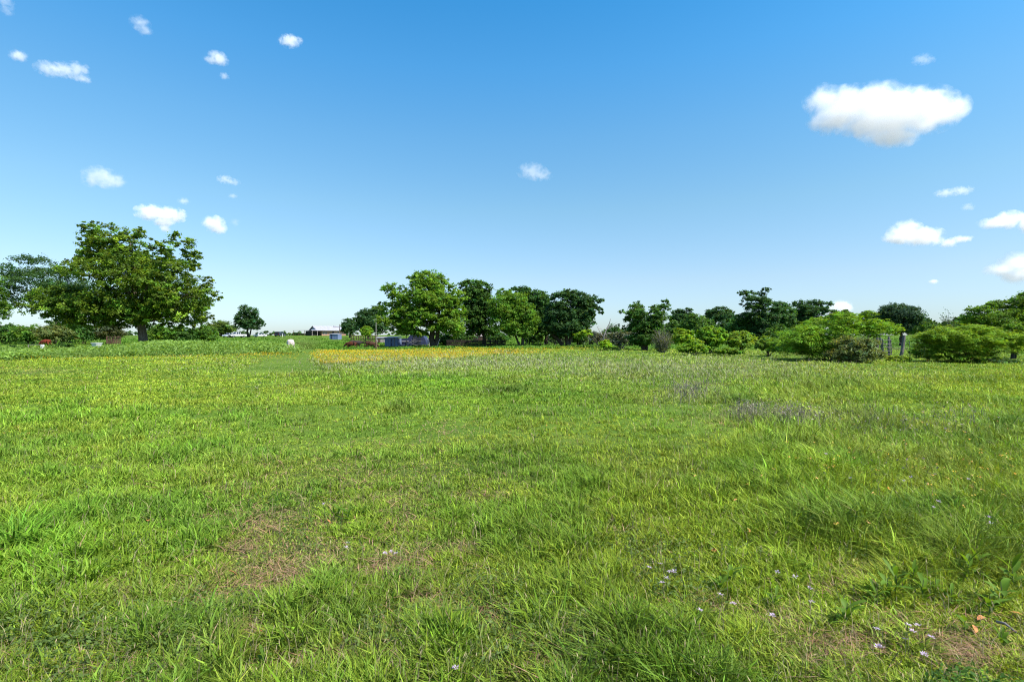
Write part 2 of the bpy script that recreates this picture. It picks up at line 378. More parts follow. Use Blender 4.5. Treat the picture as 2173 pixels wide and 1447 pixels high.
def make_grass():
    r = RNG
    NT = 92000
    u = r.uniform(-190, 2363, NT)
    v = HY + 19 + (1520 - HY - 19) * r.random(NT) ** 1.0
    # extra tufts in the thin far band
    n2 = 44000
    u = np.concatenate([u, r.uniform(-190, 2363, n2)]); v = np.concatenate([v, HY + 19 + 120 * r.random(n2) ** 1.3])
    # turf to either side of the view
    n3 = 26000; us_ = r.uniform(0, 720, n3)
    u = np.concatenate([u, np.where(r.random(n3) < .5, -190 - us_, 2363 + us_)]); v = np.concatenate([v, 880 + 640 * r.random(n3)])
    Y = F * EYE / (v - HY); X = (u - CX) * Y / F
    big = fbm(X / 5, Y / 5, 1); med = fbm(X / 1.1, Y / 1.1, 2); fine = fbm(X / .3, Y / .3, 3)
    mott = fbm(X / 2.2, Y / 2.2, 8)
    wob = (med - .5) * 60 * np.clip((v - 740) / 300, .05, 1)
    uu, vv = u + wob * 2, v + wob * .6
    lush = np.clip(gs(uu, vv, LUSH) * 1.05 + (med - .5) * .9, 0, 1)
    dry = np.clip(gs(uu, vv, DRY) * 1.0 + (fine - .55) * 1.6 * np.clip((v - 850) / 300, .2, 1) - lush * .5, 0, 1)
    pale = np.clip(gs(uu, vv, PALE) + (med - .55) * .8 * (v < 1000), 0, 1)
    yel = np.clip(gs(uu, vv, YEL) + (big - .5) * 1.0, 0, 1)
    short = gs(uu, vv, SHORT)
    weeds_shade = gs(uu, vv, DARK_WEEDS_SHADE)
    bedy = bed_yellow(u, v + (fbm(X / 3.0, Y / 3.0, 18) - .5) * 10)
    rag = (fbm(X / 3.0, Y / 3.0, 17) - .5) * 14 * np.clip((v - 735) / 30, .3, 1)
    bank = weed_bank(u, v + rag)
    path = smooth((uu - np.interp(v, [735, 760, 800], [590, 560, 480])) / 20) * smooth((np.interp(v, [735, 745, 765, 785, 800], [695, 664, 658, 688, 700]) - u) / 8) * smooth((800 - v) / 14)
    # heights (metres)
    far = smooth((Y - 8) / 25)
    micro = fbm(X / .16, Y / .16, 15, 3)
    near = 1 - far
    h = .040 + .040 * fine + .13 * lush * (.3 + .9 * med) * (1 - .35 * far) + .07 * (med - .35) + far * (.02 + .11 * pale + .14 * (mott - .35))
    h = h + near * .035 * smooth((fbm(X / .75, Y / .75, 25, 3) - .50) / .16) + (.05) * gs(uu, vv, [(1850, 1130, 150, 28, 1), (2060, 1180, 90, 30, .9), (1680, 1060, 60, 20, .5)])
    h = h * (1 - near * (1 - smooth((micro - .25) / .4)) * .55)
    h = h * (1 - .55 * short) * (1 - .35 * dry) + .20 * weeds_shade + .22 * bank * np.interp(u, [0, 220, 320], [.3, .45, 1]) * smooth((Y - 40) / 5) + .05 * np.minimum(bedy, 1)
    right_mid = smooth((u - 1450) / 200) * smooth((v - 770) / 40) * smooth((1120 - v) / 100)
    h = h + right_mid * .07 * (.4 + med)
    h = h * (1 - .8 * path)
    h = np.clip(h * np.exp(r.normal(0, .25, len(h))), .035, .62)
    # colour (linear base colour)
    def mix(c, d, t): return c * (1 - t[:, None]) + np.array(d)[None] * t[:, None]
    c = np.tile(np.array([.164, .236, .022]), (len(u), 1))
    c = mix(c, (.114, .230, .015), lush * .85)
    c = mix(c, (.260, .320, .022), yel * .75)
    c = mix(c, (.230, .270, .075), pale * .55)
    c = mix(c, (.190, .195, .050), dry * .6)
    meso = smooth((fbm(X / .75, Y / .75, 25, 3) - .50) / .16)
    c = mix(c, (.072, .165, .016), meso * .50)
    gold = smooth((fbm(X / 1.6, Y / 1.6, 27, 3) - .52) / .14)
    c = mix(c, (.235, .255, .030), gold * .35)
    c = mix(c, (.062, .105, .018), weeds_shade * .75)  # dark weed tone, also used as painted clump shadow
    c = mix(c, (.150, .245, .065), bank * .75)
    c = mix(c, (.120, .170, .025), path * .6)
    c = c * (1.03 + .10 * smooth((1000 - v) / 120) + .10 * smooth((u - 1300) / 500))[:, None] * ((0.66 + .68 * mott) * np.exp(r.normal(0, .20, len(u))))[:, None]  # right side lightened in the base colour to offset its shaded blades
    nb = np.clip(np.round(9 * (1 + .3 * lush)), 5, 13).astype(int)
    T = np.repeat(np.arange(len(u)), nb)
    N = len(T)
    pxm = Y / F / .4712                    # metres per rendered pixel
    spread = np.clip(.040 + 1.4 * pxm, 0, .8)[T]
    ang = r.uniform(0, 2 * np.pi, N); rad = spread * np.sqrt(r.random(N))
    bx = X[T] + np.cos(ang) * rad; by = Y[T] + np.sin(ang) * rad
    base = np.stack([bx, by, terrain(bx, by) - .01], 1)
    hb = h[T] * r.uniform(.5, 1.25, N)
    wmin = (.0036 + .0034 * lush + .0045 * r.random(len(u)) ** 2)[T] * r.uniform(.55, 1.7, N)
    w = np.maximum(wmin, (.62 - .14 * far[T]) * pxm[T] * r.uniform(.7, 1.3, N))
    lean = np.abs(r.normal(0, .55, N)) + .12 + .8 * (dry * (1 - lush))[T] * r.random(N)
    az = ang + r.normal(0, .8, N)
    az = np.where(r.random(N) < .12, r.normal(2.6, .9, N), az)
    droop = r.random(N) * .7
    face = r.uniform(0, np.pi, N) * .5 + np.where(r.random(N) < .5, -.4, .4)
    col = c[T] * r.uniform(.6, 1.45, (N, 1)) * (1 + r.normal(0, .07, (N, 3)))
    # yellowed and dead blades among the green
    dead = r.random(N) < (.03 + .62 * dry[T] ** 1.2)
    col[dead] = np.array([.36, .245, .14])[None] * r.uniform(.5, 1.25, (dead.sum(), 1)) * (1 + r.normal(0, .05, (dead.sum(), 3)))
    lean[dead] += r.random(dead.sum()) * 1.8
    hb[dead] *= .85
    pb = (~dead) & (r.random(N) < .5 * pale[T] * far[T])
    col[pb] = np.array([.36, .36, .22])[None] * r.uniform(.6, 1.1, (pb.sum(), 1))
    col = np.clip(col, .004, .8)
    g = ~dead
    f = lambda m: blades(base[m], hb[m], w[m], az[m], lean[m], droop[m], face[m], col[m])
    parts_g, parts_d = [f(g)], [f(dead)]
    # matted straw lying on the soil in the worn patches
    ns = 90000
    us = r.uniform(-150, 2320, ns); vs = 860 + 640 * r.random(ns)
    Ys = F * EYE / (vs - HY); Xs = (us - CX) * Ys / F
    k = np.clip(gs(us, vs, DRY) * (.25 + 1.5 * smooth((fbm(Xs / .35, Ys / .35, 3) - .38) / .3)), 0, 1) > r.random(ns)
    Xs, Ys = Xs[k], Ys[k]; n = len(Xs)
    bs = np.stack([Xs, Ys, terrain(Xs, Ys) + .005 + .03 * r.random(n)], 1)
    cs = np.array([.37, .225, .13])[None] * r.uniform(.45, 1.2, (n, 1)) * (1 + r.normal(0, .06, (n, 3)))
    parts_d.append(blades(bs, r.uniform(.05, .15, n), np.maximum(.0025, .6 * Ys / F / .4712) * r.uniform(.7, 1.4, n), r.uniform(0, 6.28, n), r.uniform(2, 7, n), r.random(n) * .3, r.uniform(0, 3.14, n), np.clip(cs, .01, .8)))
    # rising pasture behind the flat field
    nf = 26000
    vv_ = r.uniform(0, 1, nf); Yf = 1 / (1 / 330. + (1 / 74. - 1 / 330.) * vv_)
    Xf = (r.uniform(-190, 2363, nf) - CX) * Yf / F
    uf = CX + F * Xf / Yf
    T2 = np.repeat(np.arange(nf), 6); N2 = len(T2)
    bx = Xf[T2] + r.normal(0, .35, N2); by = Yf[T2] + r.normal(0, .5, N2)
    bs = np.stack([bx, by, terrain(bx, by) - .01], 1)
    lane = np.exp(-.5 * ((uf - np.interp(Yf, [74, 140, 220], [640, 640, 600])) / 25) ** 2) * smooth((230 - Yf) / 60)
    mot = fbm(Xf / 5, Yf / 9, 6)
    hf = (.16 + .30 * smooth((mot - .45) / .15)) * (1 - .6 * lane) * (1 - .65 * smooth((Yf - 150) / 60))
    cf = np.array([.105, .215, .022])[None] * (.6 + .8 * mot)[:, None]
    cf = mix(cf, (.155, .165, .05), lane * .7)
    cf = mix(cf, (.19, .26, .03), smooth((fbm(Xf / 14, Yf / 14, 9) - .5) / .2) * .6)
    ww = .75 * Yf[T2] / F / .4712
    parts_g.append(blades(bs, hf[T2] * r.uniform(.6, 1.2, N2), ww * r.uniform(.7, 1.3, N2), r.uniform(0, 6.28, N2), np.abs(r.normal(0, .5, N2)), r.random(N2) * .5, r.normal(0, .4, N2), np.clip(cf[T2] * r.uniform(.75, 1.25, (N2, 1)), .004, .8)))
    blade_object('grass', parts_g, M['grass'], label='green pasture grass of mixed height covering the whole field', cat='grass')
    blade_object('dry_grass', parts_d, M['dry'], label='straw coloured dead blades matted between the green grass', cat='dry grass')
make_grass()

def cards(C, A, B, L, Wd, col):
    """rhombic leaves: centre C, long axis A, short axis B (unit), length L, width Wd"""
    N = len(C)
    V = np.empty((N, 4, 3))
    a = A * (L / 2)[:, None]; b = B * (Wd / 2)[:, None]
    V[:, 0] = C - a; V[:, 1] = C - b; V[:, 2] = C + a; V[:, 3] = C + b
    Lp = np.arange(N * 4); S = np.arange(N) * 4
    return V.reshape(-1, 3), Lp, S, np.repeat(col[:, None, :], 4, 1).reshape(-1, 3)
def unit(a): return a / np.maximum(np.linalg.norm(a, axis=-1, keepdims=True), 1e-9)
def frame(nrm, r):
    t = unit(np.cross(nrm, r.normal(0, 1, nrm.shape)))
    return t, np.cross(nrm, t)

def make_weeds_and_flowers():
    r = np.random.default_rng(21)
    # the bank of tall pale weeds on the left
    n = 15000
    u = r.uniform(-190, 650, n); v = r.uniform(737, 774, n)
    Y = F * EYE / (v - HY); X = (u - CX) * Y / F
    rag = (fbm(X / 3.0, Y / 3.0, 17) - .5) * 14 * np.clip((v - 735) / 30, .3, 1)
    k = weed_bank(u, v + rag) > r.random(n); u, v, X, Y = u[k], v[k], X[k], Y[k]; n = len(X)
    lump = fbm(X / 3.5, Y / 3.5, 12, 3)
    H = .25 + 1.15 * smooth((lump - .36) / .26) * np.interp(u, [-200, 170, 250, 340, 560, 640], [.28, .30, .55, 1, .9, .45])
    T = np.repeat(np.arange(n), 9); N = len(T)
    C = np.stack([X[T] + r.normal(0, .3, N), Y[T] + r.normal(0, .3, N), H[T] * r.random(N) ** .6], 1)
    C[:, 2] += terrain(C[:, 0], C[:, 1])
    nr = unit(r.normal(0, 1, (N, 3)) + np.array([0, 0, .9])); a, b = frame(nr, r)
    c0 = np.array([.215, .335, .070])[None] * (.55 + .8 * lump)[:, None]
    col = c0[T] * r.uniform(.7, 1.3, (N, 1))
    s = r.uniform(.10, .24, N)
    blade_object('tall_weeds', [cards(C, a, b, s * 1.6, s * .7, np.clip(col, .01, .8))], M['leaf'], label='bank of tall pale green weeds below the big spreading tree', cat='weeds')
    # yellow flowers: flat heads over the bed
    n = 170000
    u = r.uniform(-150, 1400, n); v = r.uniform(737, 790, n)
    Y = F * EYE / (v - HY); X = (u - CX) * Y / F
    band = fbm(X / 8, Y / 1.5, 14, 4)
    k = bed_yellow(u + (fbm(X / 2, Y / 2, 19) - .5) * 80, v + (fbm(X / 3.0, Y / 3.0, 18) - .5) * 10) * smooth((band - .39) / .11) > r.random(n) * 1.05
    X, Y, u = X[k], Y[k], u[k]; n = len(X)
    Z = terrain(X, Y) + .16 + .14 * r.random(n)
    nr = unit(r.normal(0, .45, (n, 3)) + np.array([.2, -.45, .8])); a, b = frame(nr, r)
    s = np.maximum(.03, .58 * Y / F / .4712) * r.uniform(.7, 1.25, n)
    col = np.array([.60, .385, .010])[None] * r.uniform(.7, 1.15, (n, 1)) * np.stack([np.ones(n), r.uniform(.75, 1.15, n), np.ones(n)], 1)
    parts = [cards(np.stack([X, Y, Z], 1), a, b, s, s * .8, np.clip(col, .005, .85))]
    # scattered small yellow and orange heads on the right and far left of the field
    pts_ = []
    for (cu, cv, su, sv, m) in [(1790, 806, 38, 5, 90), (1900, 1000, 200, 60, 60), (2080, 1060, 70, 50, 26), (1760, 1020, 90, 40, 16), (2100, 800, 120, 16, 120), (1650, 790, 200, 12, 80), (30, 955, 25, 12, 7), (1330, 905, 200, 30, 9), (40, 800, 60, 6, 60), (2000, 870, 200, 30, 60), (1650, 1150, 300, 60, 8)]:
        pts_.append(np.stack([r.normal(cu, su, m), np.maximum(r.normal(cv, sv, m), 745)], 1))
    P = np.concatenate(pts_); Y = F * EYE / (P[:, 1] - HY); X = (P[:, 0] - CX) * Y / F; n = len(X)
    hgt = np.where(P[:, 1] > 880, .20, .30) + .14 * r.random(n)
    Zg = terrain(X, Y)
    for q in range(3):
        ang = r.uniform(0, 6.28, n); off = .012
        nr = unit(r.normal(0, .3, (n, 3)) + np.array([0, -.2, 1])); a, b = frame(nr, r)
        s = np.maximum(.018, .62 * Y / F / .4712) * r.uniform(.7, 1.2, n)
        col = np.array([.72, .40, .06])[None] * r.uniform(.75, 1.15, (n, 1)) * np.stack([np.ones(n), r.uniform(.7, 1.25, n), r.uniform(.4, 3, n)], 1)
        parts.append(cards(np.stack([X + off * np.cos(ang), Y + off * np.sin(ang), Zg + hgt + .004 * q], 1), a, b, s, s * .7, np.clip(col, .005, .85)))
    blade_object('yellow_wildflowers', parts, M['petal'], label='sheet of small yellow wildflowers in the middle of the field', cat='wildflowers')
    stems = blades(np.stack([X, Y, Zg], 1), hgt, np.full(n, .004), r.uniform(0, 6.28, n), np.full(n, .08), np.zeros(n), r.uniform(0, 3, n), np.tile([.10, .19, .03], (n, 1)))
    # grey white dried weeds on the right
    lst = [(1470, 835, 28, 12, 330), (1592, 884, 26, 10, 330), (1672, 890, 36, 9, 300), (1480, 815, 90, 8, 120), (1700, 900, 60, 10, 130), (1850, 915, 90, 16, 150), (2010, 900, 70, 16, 110), (1560, 800, 200, 10, 120), (1450, 772, 260, 8, 300), (1000, 768, 260, 8, 200), (1380, 870, 60, 12, 50), (560, 815, 60, 6, 20), (1880, 1030, 60, 10, 20)]
    P = np.concatenate([np.stack([r.normal(a_, b_, m), np.maximum(r.normal(c_, d_, m), 744)], 1) for a_, c_, b_, d_, m in lst])
    Y = F * EYE / (P[:, 1] - HY); X = (P[:, 0] - CX) * Y / F; n = len(X)
    zg = terrain(X, Y); hh = r.uniform(.12, .34, n)
    col = np.array([.25, .215, .165])[None] * r.uniform(.35, 1.15, (n, 1)) * (1 + r.normal(0, .04, (n, 3)))
    bl = blades(np.stack([X, Y, zg], 1), hh, np.maximum(.004, .34 * Y / F / .4712), r.uniform(0, 6.28, n), np.abs(r.normal(.2, .45, n)), r.random(n) * .3, r.normal(0, .5, n), np.clip(col, .02, .8))
    nr = unit(r.normal(0, 1, (n, 3)) + np.array([0, 0, .6])); a, b = frame(nr, r)
    s = np.maximum(.03, .7 * Y / F / .4712) * r.uniform(.6, 1.3, n)
    heads = cards(np.stack([X, Y, zg + hh * .93], 1), a, b, s * 1.3, s * .7, np.clip(col * 1.3, .02, .8))
    blade_object('dried_weeds', [bl, heads, stems], M['dry'], label='grey white seed heads of dried weeds standing in the field', cat='dried weeds')
make_weeds_and_flowers()

def make_ground_weeds():
    r = np.random.default_rng(51)
    n = 70000
    u = r.uniform(-190, 2363, n); v = 800 + 720 * r.random(n) ** .9
    Y = F * EYE / (v - HY); X = (u - CX) * Y / F
    p = smooth((fbm(X / .55, Y / .55, 41, 3) - .50) / .14) * (.35 + .65 * smooth((fbm(X / 3, Y / 3, 42, 2) - .4) / .2))
    k = p > r.random(n); X, Y = X[k], Y[k]; n = len(X)
    T = np.repeat(np.arange(n), 3); N = len(T); pxm = Y[T] / F / .4712
    x = X[T] + r.normal(0, .018, N); y = Y[T] + r.normal(0, .018, N)
    C = np.stack([x, y, terrain(x, y) + r.uniform(.02, .10, N)], 1)
    nr = unit(r.normal(0, .5, (N, 3)) + np.array([0, 0, 1])); a, b = frame(nr, r)
    s = np.maximum(.013, .8 * pxm) * r.uniform(.6, 1.6, N)
    sp = smooth((fbm(X / 1.3, Y / 1.3, 44, 2) - .45) / .1)[:, None]
    c = np.array([.075, .165, .022])[None] * (1 - sp) + np.array([.125, .190, .045])[None] * sp
    c = c[T] * r.uniform(.6, 1.35, (N, 1))
    parts = [cards(C, a, b, s * 1.7, s * .75, np.clip(c, .01, .8))]
    blade_object('ground_weeds', parts, M['leaf'], label='small broad leaved ground weeds scattered in patches through the grass', cat='weeds')
    # loose seed stalks standing above the turf
    n = 2600
    u = r.uniform(-190, 2363, n); v = 790 + 720 * r.random(n)
    Y = F * EYE / (v - HY); X = (u - CX) * Y / F; zg = terrain(X, Y)
    hh = r.uniform(.10, .26, n); az = r.uniform(0, 6.28, n); ln = np.abs(r.normal(.25, .3, n))
    col = np.array([.34, .28, .15])[None] * r.uniform(.5, 1.2, (n, 1))
    w = np.maximum(.0022, .42 * Y / F / .4712)
    bl = blades(np.stack([X, Y, zg], 1), hh, w, az, ln, r.random(n) * .4, r.normal(0, .5, n), np.clip(col, .02, .8))
    le = ln; nn = 1 / np.sqrt(1 + le ** 2)
    tip = np.stack([X + np.cos(az) * hh * nn * le, Y + np.sin(az) * hh * nn * le, zg + hh * nn * .9], 1)
    nr = unit(r.normal(0, 1, (n, 3))); a, b = frame(nr, r)
    hd = cards(tip, unit(np.array([0, 0, 1.0]) + r.normal(0, .4, (n, 3))), unit(np.stack([np.ones(n), r.normal(0, .3, n), np.zeros(n)], 1)), r.uniform(.02, .045, n), np.maximum(.005, .7 * Y / F / .4712), np.clip(col * 1.1, .02, .8))
    blade_object('seed_stalks', [bl, hd], M['dry'], label='thin straw coloured seed stalks standing singly above the grass', cat='seed stalks')
make_ground_weeds()

# ------------------------------------------------------------------ trees and shrubs
LEAF_GAIN = 1.7
def make_foliage(name, blobs, n, leaf, col, r, parent=None, var=.25, up=.7, out=.55, aspect=.55, flat=.6, clump=.26, per=26, lowcut=-1.0, shell=.45, hue=.12, layered=False):
    """many small leaf faces gathered into clumps spread through the blobs' volume"""
    c = np.array([b[0] for b in blobs], float); R = np.array([b[1] for b in blobs], float)
    wgt = (R[:, 0] * R[:, 2]); wgt /= wgt.sum()
    nc = max(8, n // per)
    bi = r.choice(len(blobs), nc, p=wgt)
    d = unit(r.normal(0, 1, (nc * 3, 3)))
    d = d[d[:, 2] > lowcut * r.random(len(d))][:nc]
    if len(d) < nc: d = np.concatenate([d, np.abs(d[:nc - len(d)])])
    rf = shell + (1 - shell) * r.random(nc) ** .5
    rf *= r.uniform(.85, 1.12, nc)
    cc = c[bi] + d * rf[:, None] * R[bi]
    cr = np.minimum(R[bi].mean(1) * clump, 1.4) * r.uniform(.6, 1.4, nc)
    T = np.repeat(np.arange(nc), per); N = len(T)
    off = r.normal(0, .5, (N, 3)) * cr[T][:, None]; off[:, 2] *= flat
    if layered: off[:, 2] *= .6
    P = cc[T] + off
    outd = unit(d)[T]
    nr = outd * out + np.array([0, 0, up]) + r.normal(0, .55, (N, 3)) * (0.45 if layered else 1)
    nr = unit(nr)
    a, b = frame(nr, r)
    if layered:   # leaflets point outwards along the sprays
        o2 = unit(outd * np.array([1, 1, .15]) + r.normal(0, .25, (N, 3)))
        a = unit(o2 - nr * (o2 * nr).sum(1, keepdims=True)); b = np.cross(nr, a)
    s = leaf * r.uniform(.6, 1.35, N)
    kc = np.exp(r.normal(0, var, nc)); hu = r.normal(0, hue, nc)
    colc = np.array(col)[None] * LEAF_GAIN * kc[:, None] * np.stack([1 + hu, np.ones(nc), 1 - hu], 1)
    cl = colc[T] * r.uniform(.8, 1.22, (N, 1))
    V, L, S, C = cards(P, a, b, s * (1 / math.sqrt(aspect)), s * math.sqrt(aspect), np.clip(cl, .004, .7))
    me = np_mesh(name, V, L, S, C)
    return link(name, me, M['leaf'], parent)

def limb_path(a, b, sag, r, n=6):
    a, b = Vector(a), Vector(b)
    ln = (b - a).length
    mid = a.lerp(b, .5) + Vector((0, 0, sag * ln))
    p = []
    for i in range(n):
        t = i / (n - 1)
        q = a * (1 - t) ** 2 + mid * 2 * t * (1 - t) + b * t * t
        if 0 < i < n - 1: q += Vector((r.normal(0, .03), r.normal(0, .03), r.normal(0, .03))) * ln * .5
        p.append(q)
    return p

def tree(name, label, cat, D, base, blobs, n, leaf, col, trunk_w=10, forks=None, bark='bark', group=None, seed=1, depth=.8, limbs=12, dz=0, flat3=False, trunk_top=None, **kw):
    """base: photo x of the trunk's foot; blobs: (x, y, rx, ry) of the crown's clumps as the photograph shows them from the front.
    Each clump gets its own place in depth so that the crown is as deep as it is wide."""
    r = np.random.default_rng(seed)
    s = D / F
    g = gpt(base, D, dz)
    root = empty(name, g, 0, label, cat, group)
    cx = sum(b[0] * b[2] * b[3] for b in blobs) / sum(b[2] * b[3] for b in blobs)
    x0 = min(b[0] - b[2] for b in blobs); x1 = max(b[0] + b[2] for b in blobs)
    y0 = min(b[1] - b[3] for b in blobs); y1 = max(b[1] + b[3] for b in blobs)
    hw, hh, cy = (x1 - x0) / 2, (y1 - y0) / 2, (y0 + y1) / 2
    B = []
    for (bx, by, rx, ry) in blobs:
        xn = min(1, abs(bx - cx) / hw); yn = min(1, abs(by - cy) / hh)
        dm = depth * hw * math.sqrt(max(0, 1 - .85 * max(xn, yn) ** 2)) * s
        p = pt(bx, by, D) - g
        rr = (rx * s, .5 * (rx + ry) * s, ry * s)
        off = r.uniform(-.45, .1) * dm
        B.append(((p.x, off, p.z), rr))
        if dm > .8 * rr[1]:
            for sg in (-1, 1):
                B.append(((p.x * .78 + r.normal(0, .2) * rr[0], sg * r.uniform(.4, .8) * dm, p.z * r.uniform(.80, .92)), tuple(q * .8 for q in rr)))
    make_foliage('crown', B, int(n * 3.0), leaf * .68, col, r, root, **kw)
    # trunk with limbs reaching into the clumps
    mb = MB()
    tw = trunk_w * s / 2
    zt = (pt(cx, trunk_top, D).z - g.z) if trunk_top else (pt(cx, cy + hh * .35, D).z - g.z)
    tops = []
    for (dx, k) in (forks or [(0, 1.0)]):
        top = Vector((dx * s, r.normal(0, .1) * tw * 4, zt))
        path = limb_path((dx * s * .15, 0, -.25), top, 0, r, 6)
        mb.tube(path, [tw * k * q for q in (1.35, 1.0, .92, .85, .75, .62)], 8)
        tops.append((top, tw * k * .6))
    order = sorted(range(len(B)), key=lambda i: -B[i][1][0] * B[i][1][2])[:limbs]
    for i in order:
        c = Vector(B[i][0])
        top, tr = min(tops, key=lambda t: abs(t[0].x - c.x))
        f = r.uniform(.0, .25)
        st = top * (1 - f) + Vector((0, 0, 0)) * f
        p = limb_path(st, c, .08, r, 6)
        k = r.uniform(.45, .75) * tr
        mb.tube(p, [k, k * .85, k * .7, k * .5, k * .35, k * .15], 5, cap=False)
        for q in range(3):
            e = c + Vector(np.clip(r.normal(0, .4, 3), -.6, .6)) * min(B[i][1])
            pp = limb_path(p[3], e, .05, r, 4)
            mb.tube(pp, [k * .35, k * .25, k * .15, k * .06], 4, cap=False)
    mb.build('trunk', M[bark], root, smooth_sh=True)
    return root

def shrub(name, label, cat, D, base, blobs, n, leaf, col, stems=9, stem_r=.03, bark='bark', group=None, seed=1, depth=.8, **kw):
    r = np.random.default_rng(seed)
    s = D / F
    g = gpt(base, D)
    root = empty(name, g, 0, label, cat, group)
    x0 = min(b[0] - b[2] for b in blobs); x1 = max(b[0] + b[2] for b in blobs)
    hw = (x1 - x0) / 2; cx = (x0 + x1) / 2
    B = []
    for (bx, by, rx, ry) in blobs:
        xn = min(1, abs(bx - cx) / hw)
        dm = depth * hw * math.sqrt(max(0, 1 - .85 * xn ** 2)) * s
        p = pt(bx, by, D) - g
        rr = (rx * s, .5 * (rx + ry) * s, ry * s)
        B.append(((p.x, r.uniform(-.5, .05) * dm, p.z), rr))
        if dm > .7 * rr[1]:
            for sg in (-1, 1): B.append(((p.x, sg * r.uniform(.4, .8) * dm, p.z * r.uniform(.8, .95)), tuple(q * .9 for q in rr)))
    make_foliage('crown', B, int(n * 1.35), leaf, col, r, root, **kw)
    mb = MB()
    for k in range(stems):
        i = r.integers(len(B)); c = Vector(B[i][0]) + Vector(np.clip(r.normal(0, .4, 3), -.6, .6)) * min(B[i][1])
        a = Vector((r.normal(0, .12), r.normal(0, .12), -.1)) * max(1, hw * s * .5)
        p = limb_path(a, c, .1, r, 6)
        mb.tube(p, [stem_r * q for q in (1, .85, .7, .55, .4, .15)], 5, cap=False)
        for q in range(3):
            e = c + Vector(np.clip(r.normal(0, .45, 3), -.7, .7)) * min(B[i][1])
            mb.tube(limb_path(p[3], e, .05, r, 4), [stem_r * z for z in (.5, .35, .2, .08)], 4, cap=False)
    mb.build('trunk' if stems < 6 else 'stems', M[bark], root, smooth_sh=True)
    return root

G_MID = (.062, .125, .014); G_YEL = (.090, .150, .014); G_DARK = (.038, .086, .014); G_BLUE = (.030, .069, .020); G_LIME = (.120, .205, .016); G_OLIVE = (.090, .115, .035)  # the blue green has a shadow tint mixed into the leaf colour

# the big spreading tree on the left
tree('pecan_tree', 'huge spreading tree with a thick bare trunk, tallest on the left', 'tree', 80, 302,
     [(240, 498, 57, 24), (200, 488, 26, 16), (285, 515, 37, 30), (225, 530, 44, 23), (318, 497, 13, 10), (388, 525, 33, 24), (408, 548, 21, 21), (350, 522, 17, 9), (398, 505, 14, 10),
      (235, 560, 71, 35), (178, 552, 26, 17), (300, 585, 61, 42), (382, 588, 40, 38), (360, 560, 21, 16), (422, 622, 40, 35), (456, 632, 17, 10), (436, 592, 14, 10), (440, 655, 19, 14), (390, 658, 52, 31), (345, 650, 52, 33),
      (265, 640, 73, 37), (290, 678, 42, 17), (150, 632, 54, 24), (105, 650, 40, 23), (190, 645, 61, 35), (130, 668, 44, 16), (215, 678, 52, 19), (85, 633, 19, 12), (410, 690, 26, 10)],
     38000, .40, (.066, .112, .011), trunk_w=18, forks=[(-3, 1)], bark='midbark', seed=41, depth=.5, limbs=26, dz=-.1, trunk_top=668, clump=.20, per=34, shell=.5, var=.42)
tree('tree', 'loose leaning tree with thin bluish foliage behind the huge spreading tree', 'tree', 118, 118,
     [(50, 553, 26, 14), (88, 556, 30, 14), (34, 585, 22, 16), (122, 575, 26, 14), (75, 595, 40, 16), (20, 610, 18, 14), (150, 600, 40, 26), (60, 622, 36, 12), (120, 622, 40, 22), (30, 640, 22, 10), (165, 585, 26, 16)],
     10000, .40, (.034, .074, .020), trunk_w=4, seed=42, limbs=14, clump=.3, shell=.3, trunk_top=640)
tree('tree', 'partly hidden tree with drooping foliage, cut off by the left edge of the photo', 'tree', 74, -24,
     [(-30, 600, 34, 30), (-8, 645, 24, 26), (-40, 640, 40, 30), (4, 622, 14, 12), (6, 660, 12, 10)], 5000, .3, G_MID, trunk_w=12, seed=43, limbs=8)

# the hedgerow under the big tree
hedge = [(10, 702, 34, 20, 108, G_DARK, 'dark rounded bush at the far left end of the hedgerow'),
         (62, 704, 34, 17, 106, G_MID, 'mid green bush in the hedgerow just behind the red cow'),
         (118, 702, 30, 19, 104, G_OLIVE, 'olive bush in the hedgerow between the red cow and white trough'),
         (178, 700, 36, 20, 110, G_DARK, 'dark wide bush in the hedgerow behind the white trough'),
         (236, 696, 30, 20, 112, (.06, .07, .03), 'brownish bush in the hedgerow behind the picket panel'),
         (340, 704, 34, 18, 104, G_MID, 'leafy bush just right of the thick bare trunk'),
         (388, 706, 32, 17, 106, G_DARK, 'dark bush under the right side of the huge spreading tree'),
         (434, 706, 26, 17, 110, G_MID, 'bush at the right end of the hedgerow, below the crown tip'),
         (150, 688, 36, 14, 125, G_DARK, 'taller dark bush showing above the hedgerow, left of the thick trunk')]
for i, (x, y, rx, ry, D, c, lab) in enumerate(hedge):
    shrub('hedgerow_bush', lab, 'bush', D, x, [(x - rx * .4, y + 2, rx * .6, ry * .8), (x + rx * .4, y + 3, rx * .6, ry * .75), (x, y - ry * .25, rx * .6, ry * .75), (x, y + ry * .6, rx * .9, ry * .6)],
          3000, .32, c, stems=8, stem_r=.06, seed=60 + i, group='bushes of the hedgerow under the big tree', clump=.35)

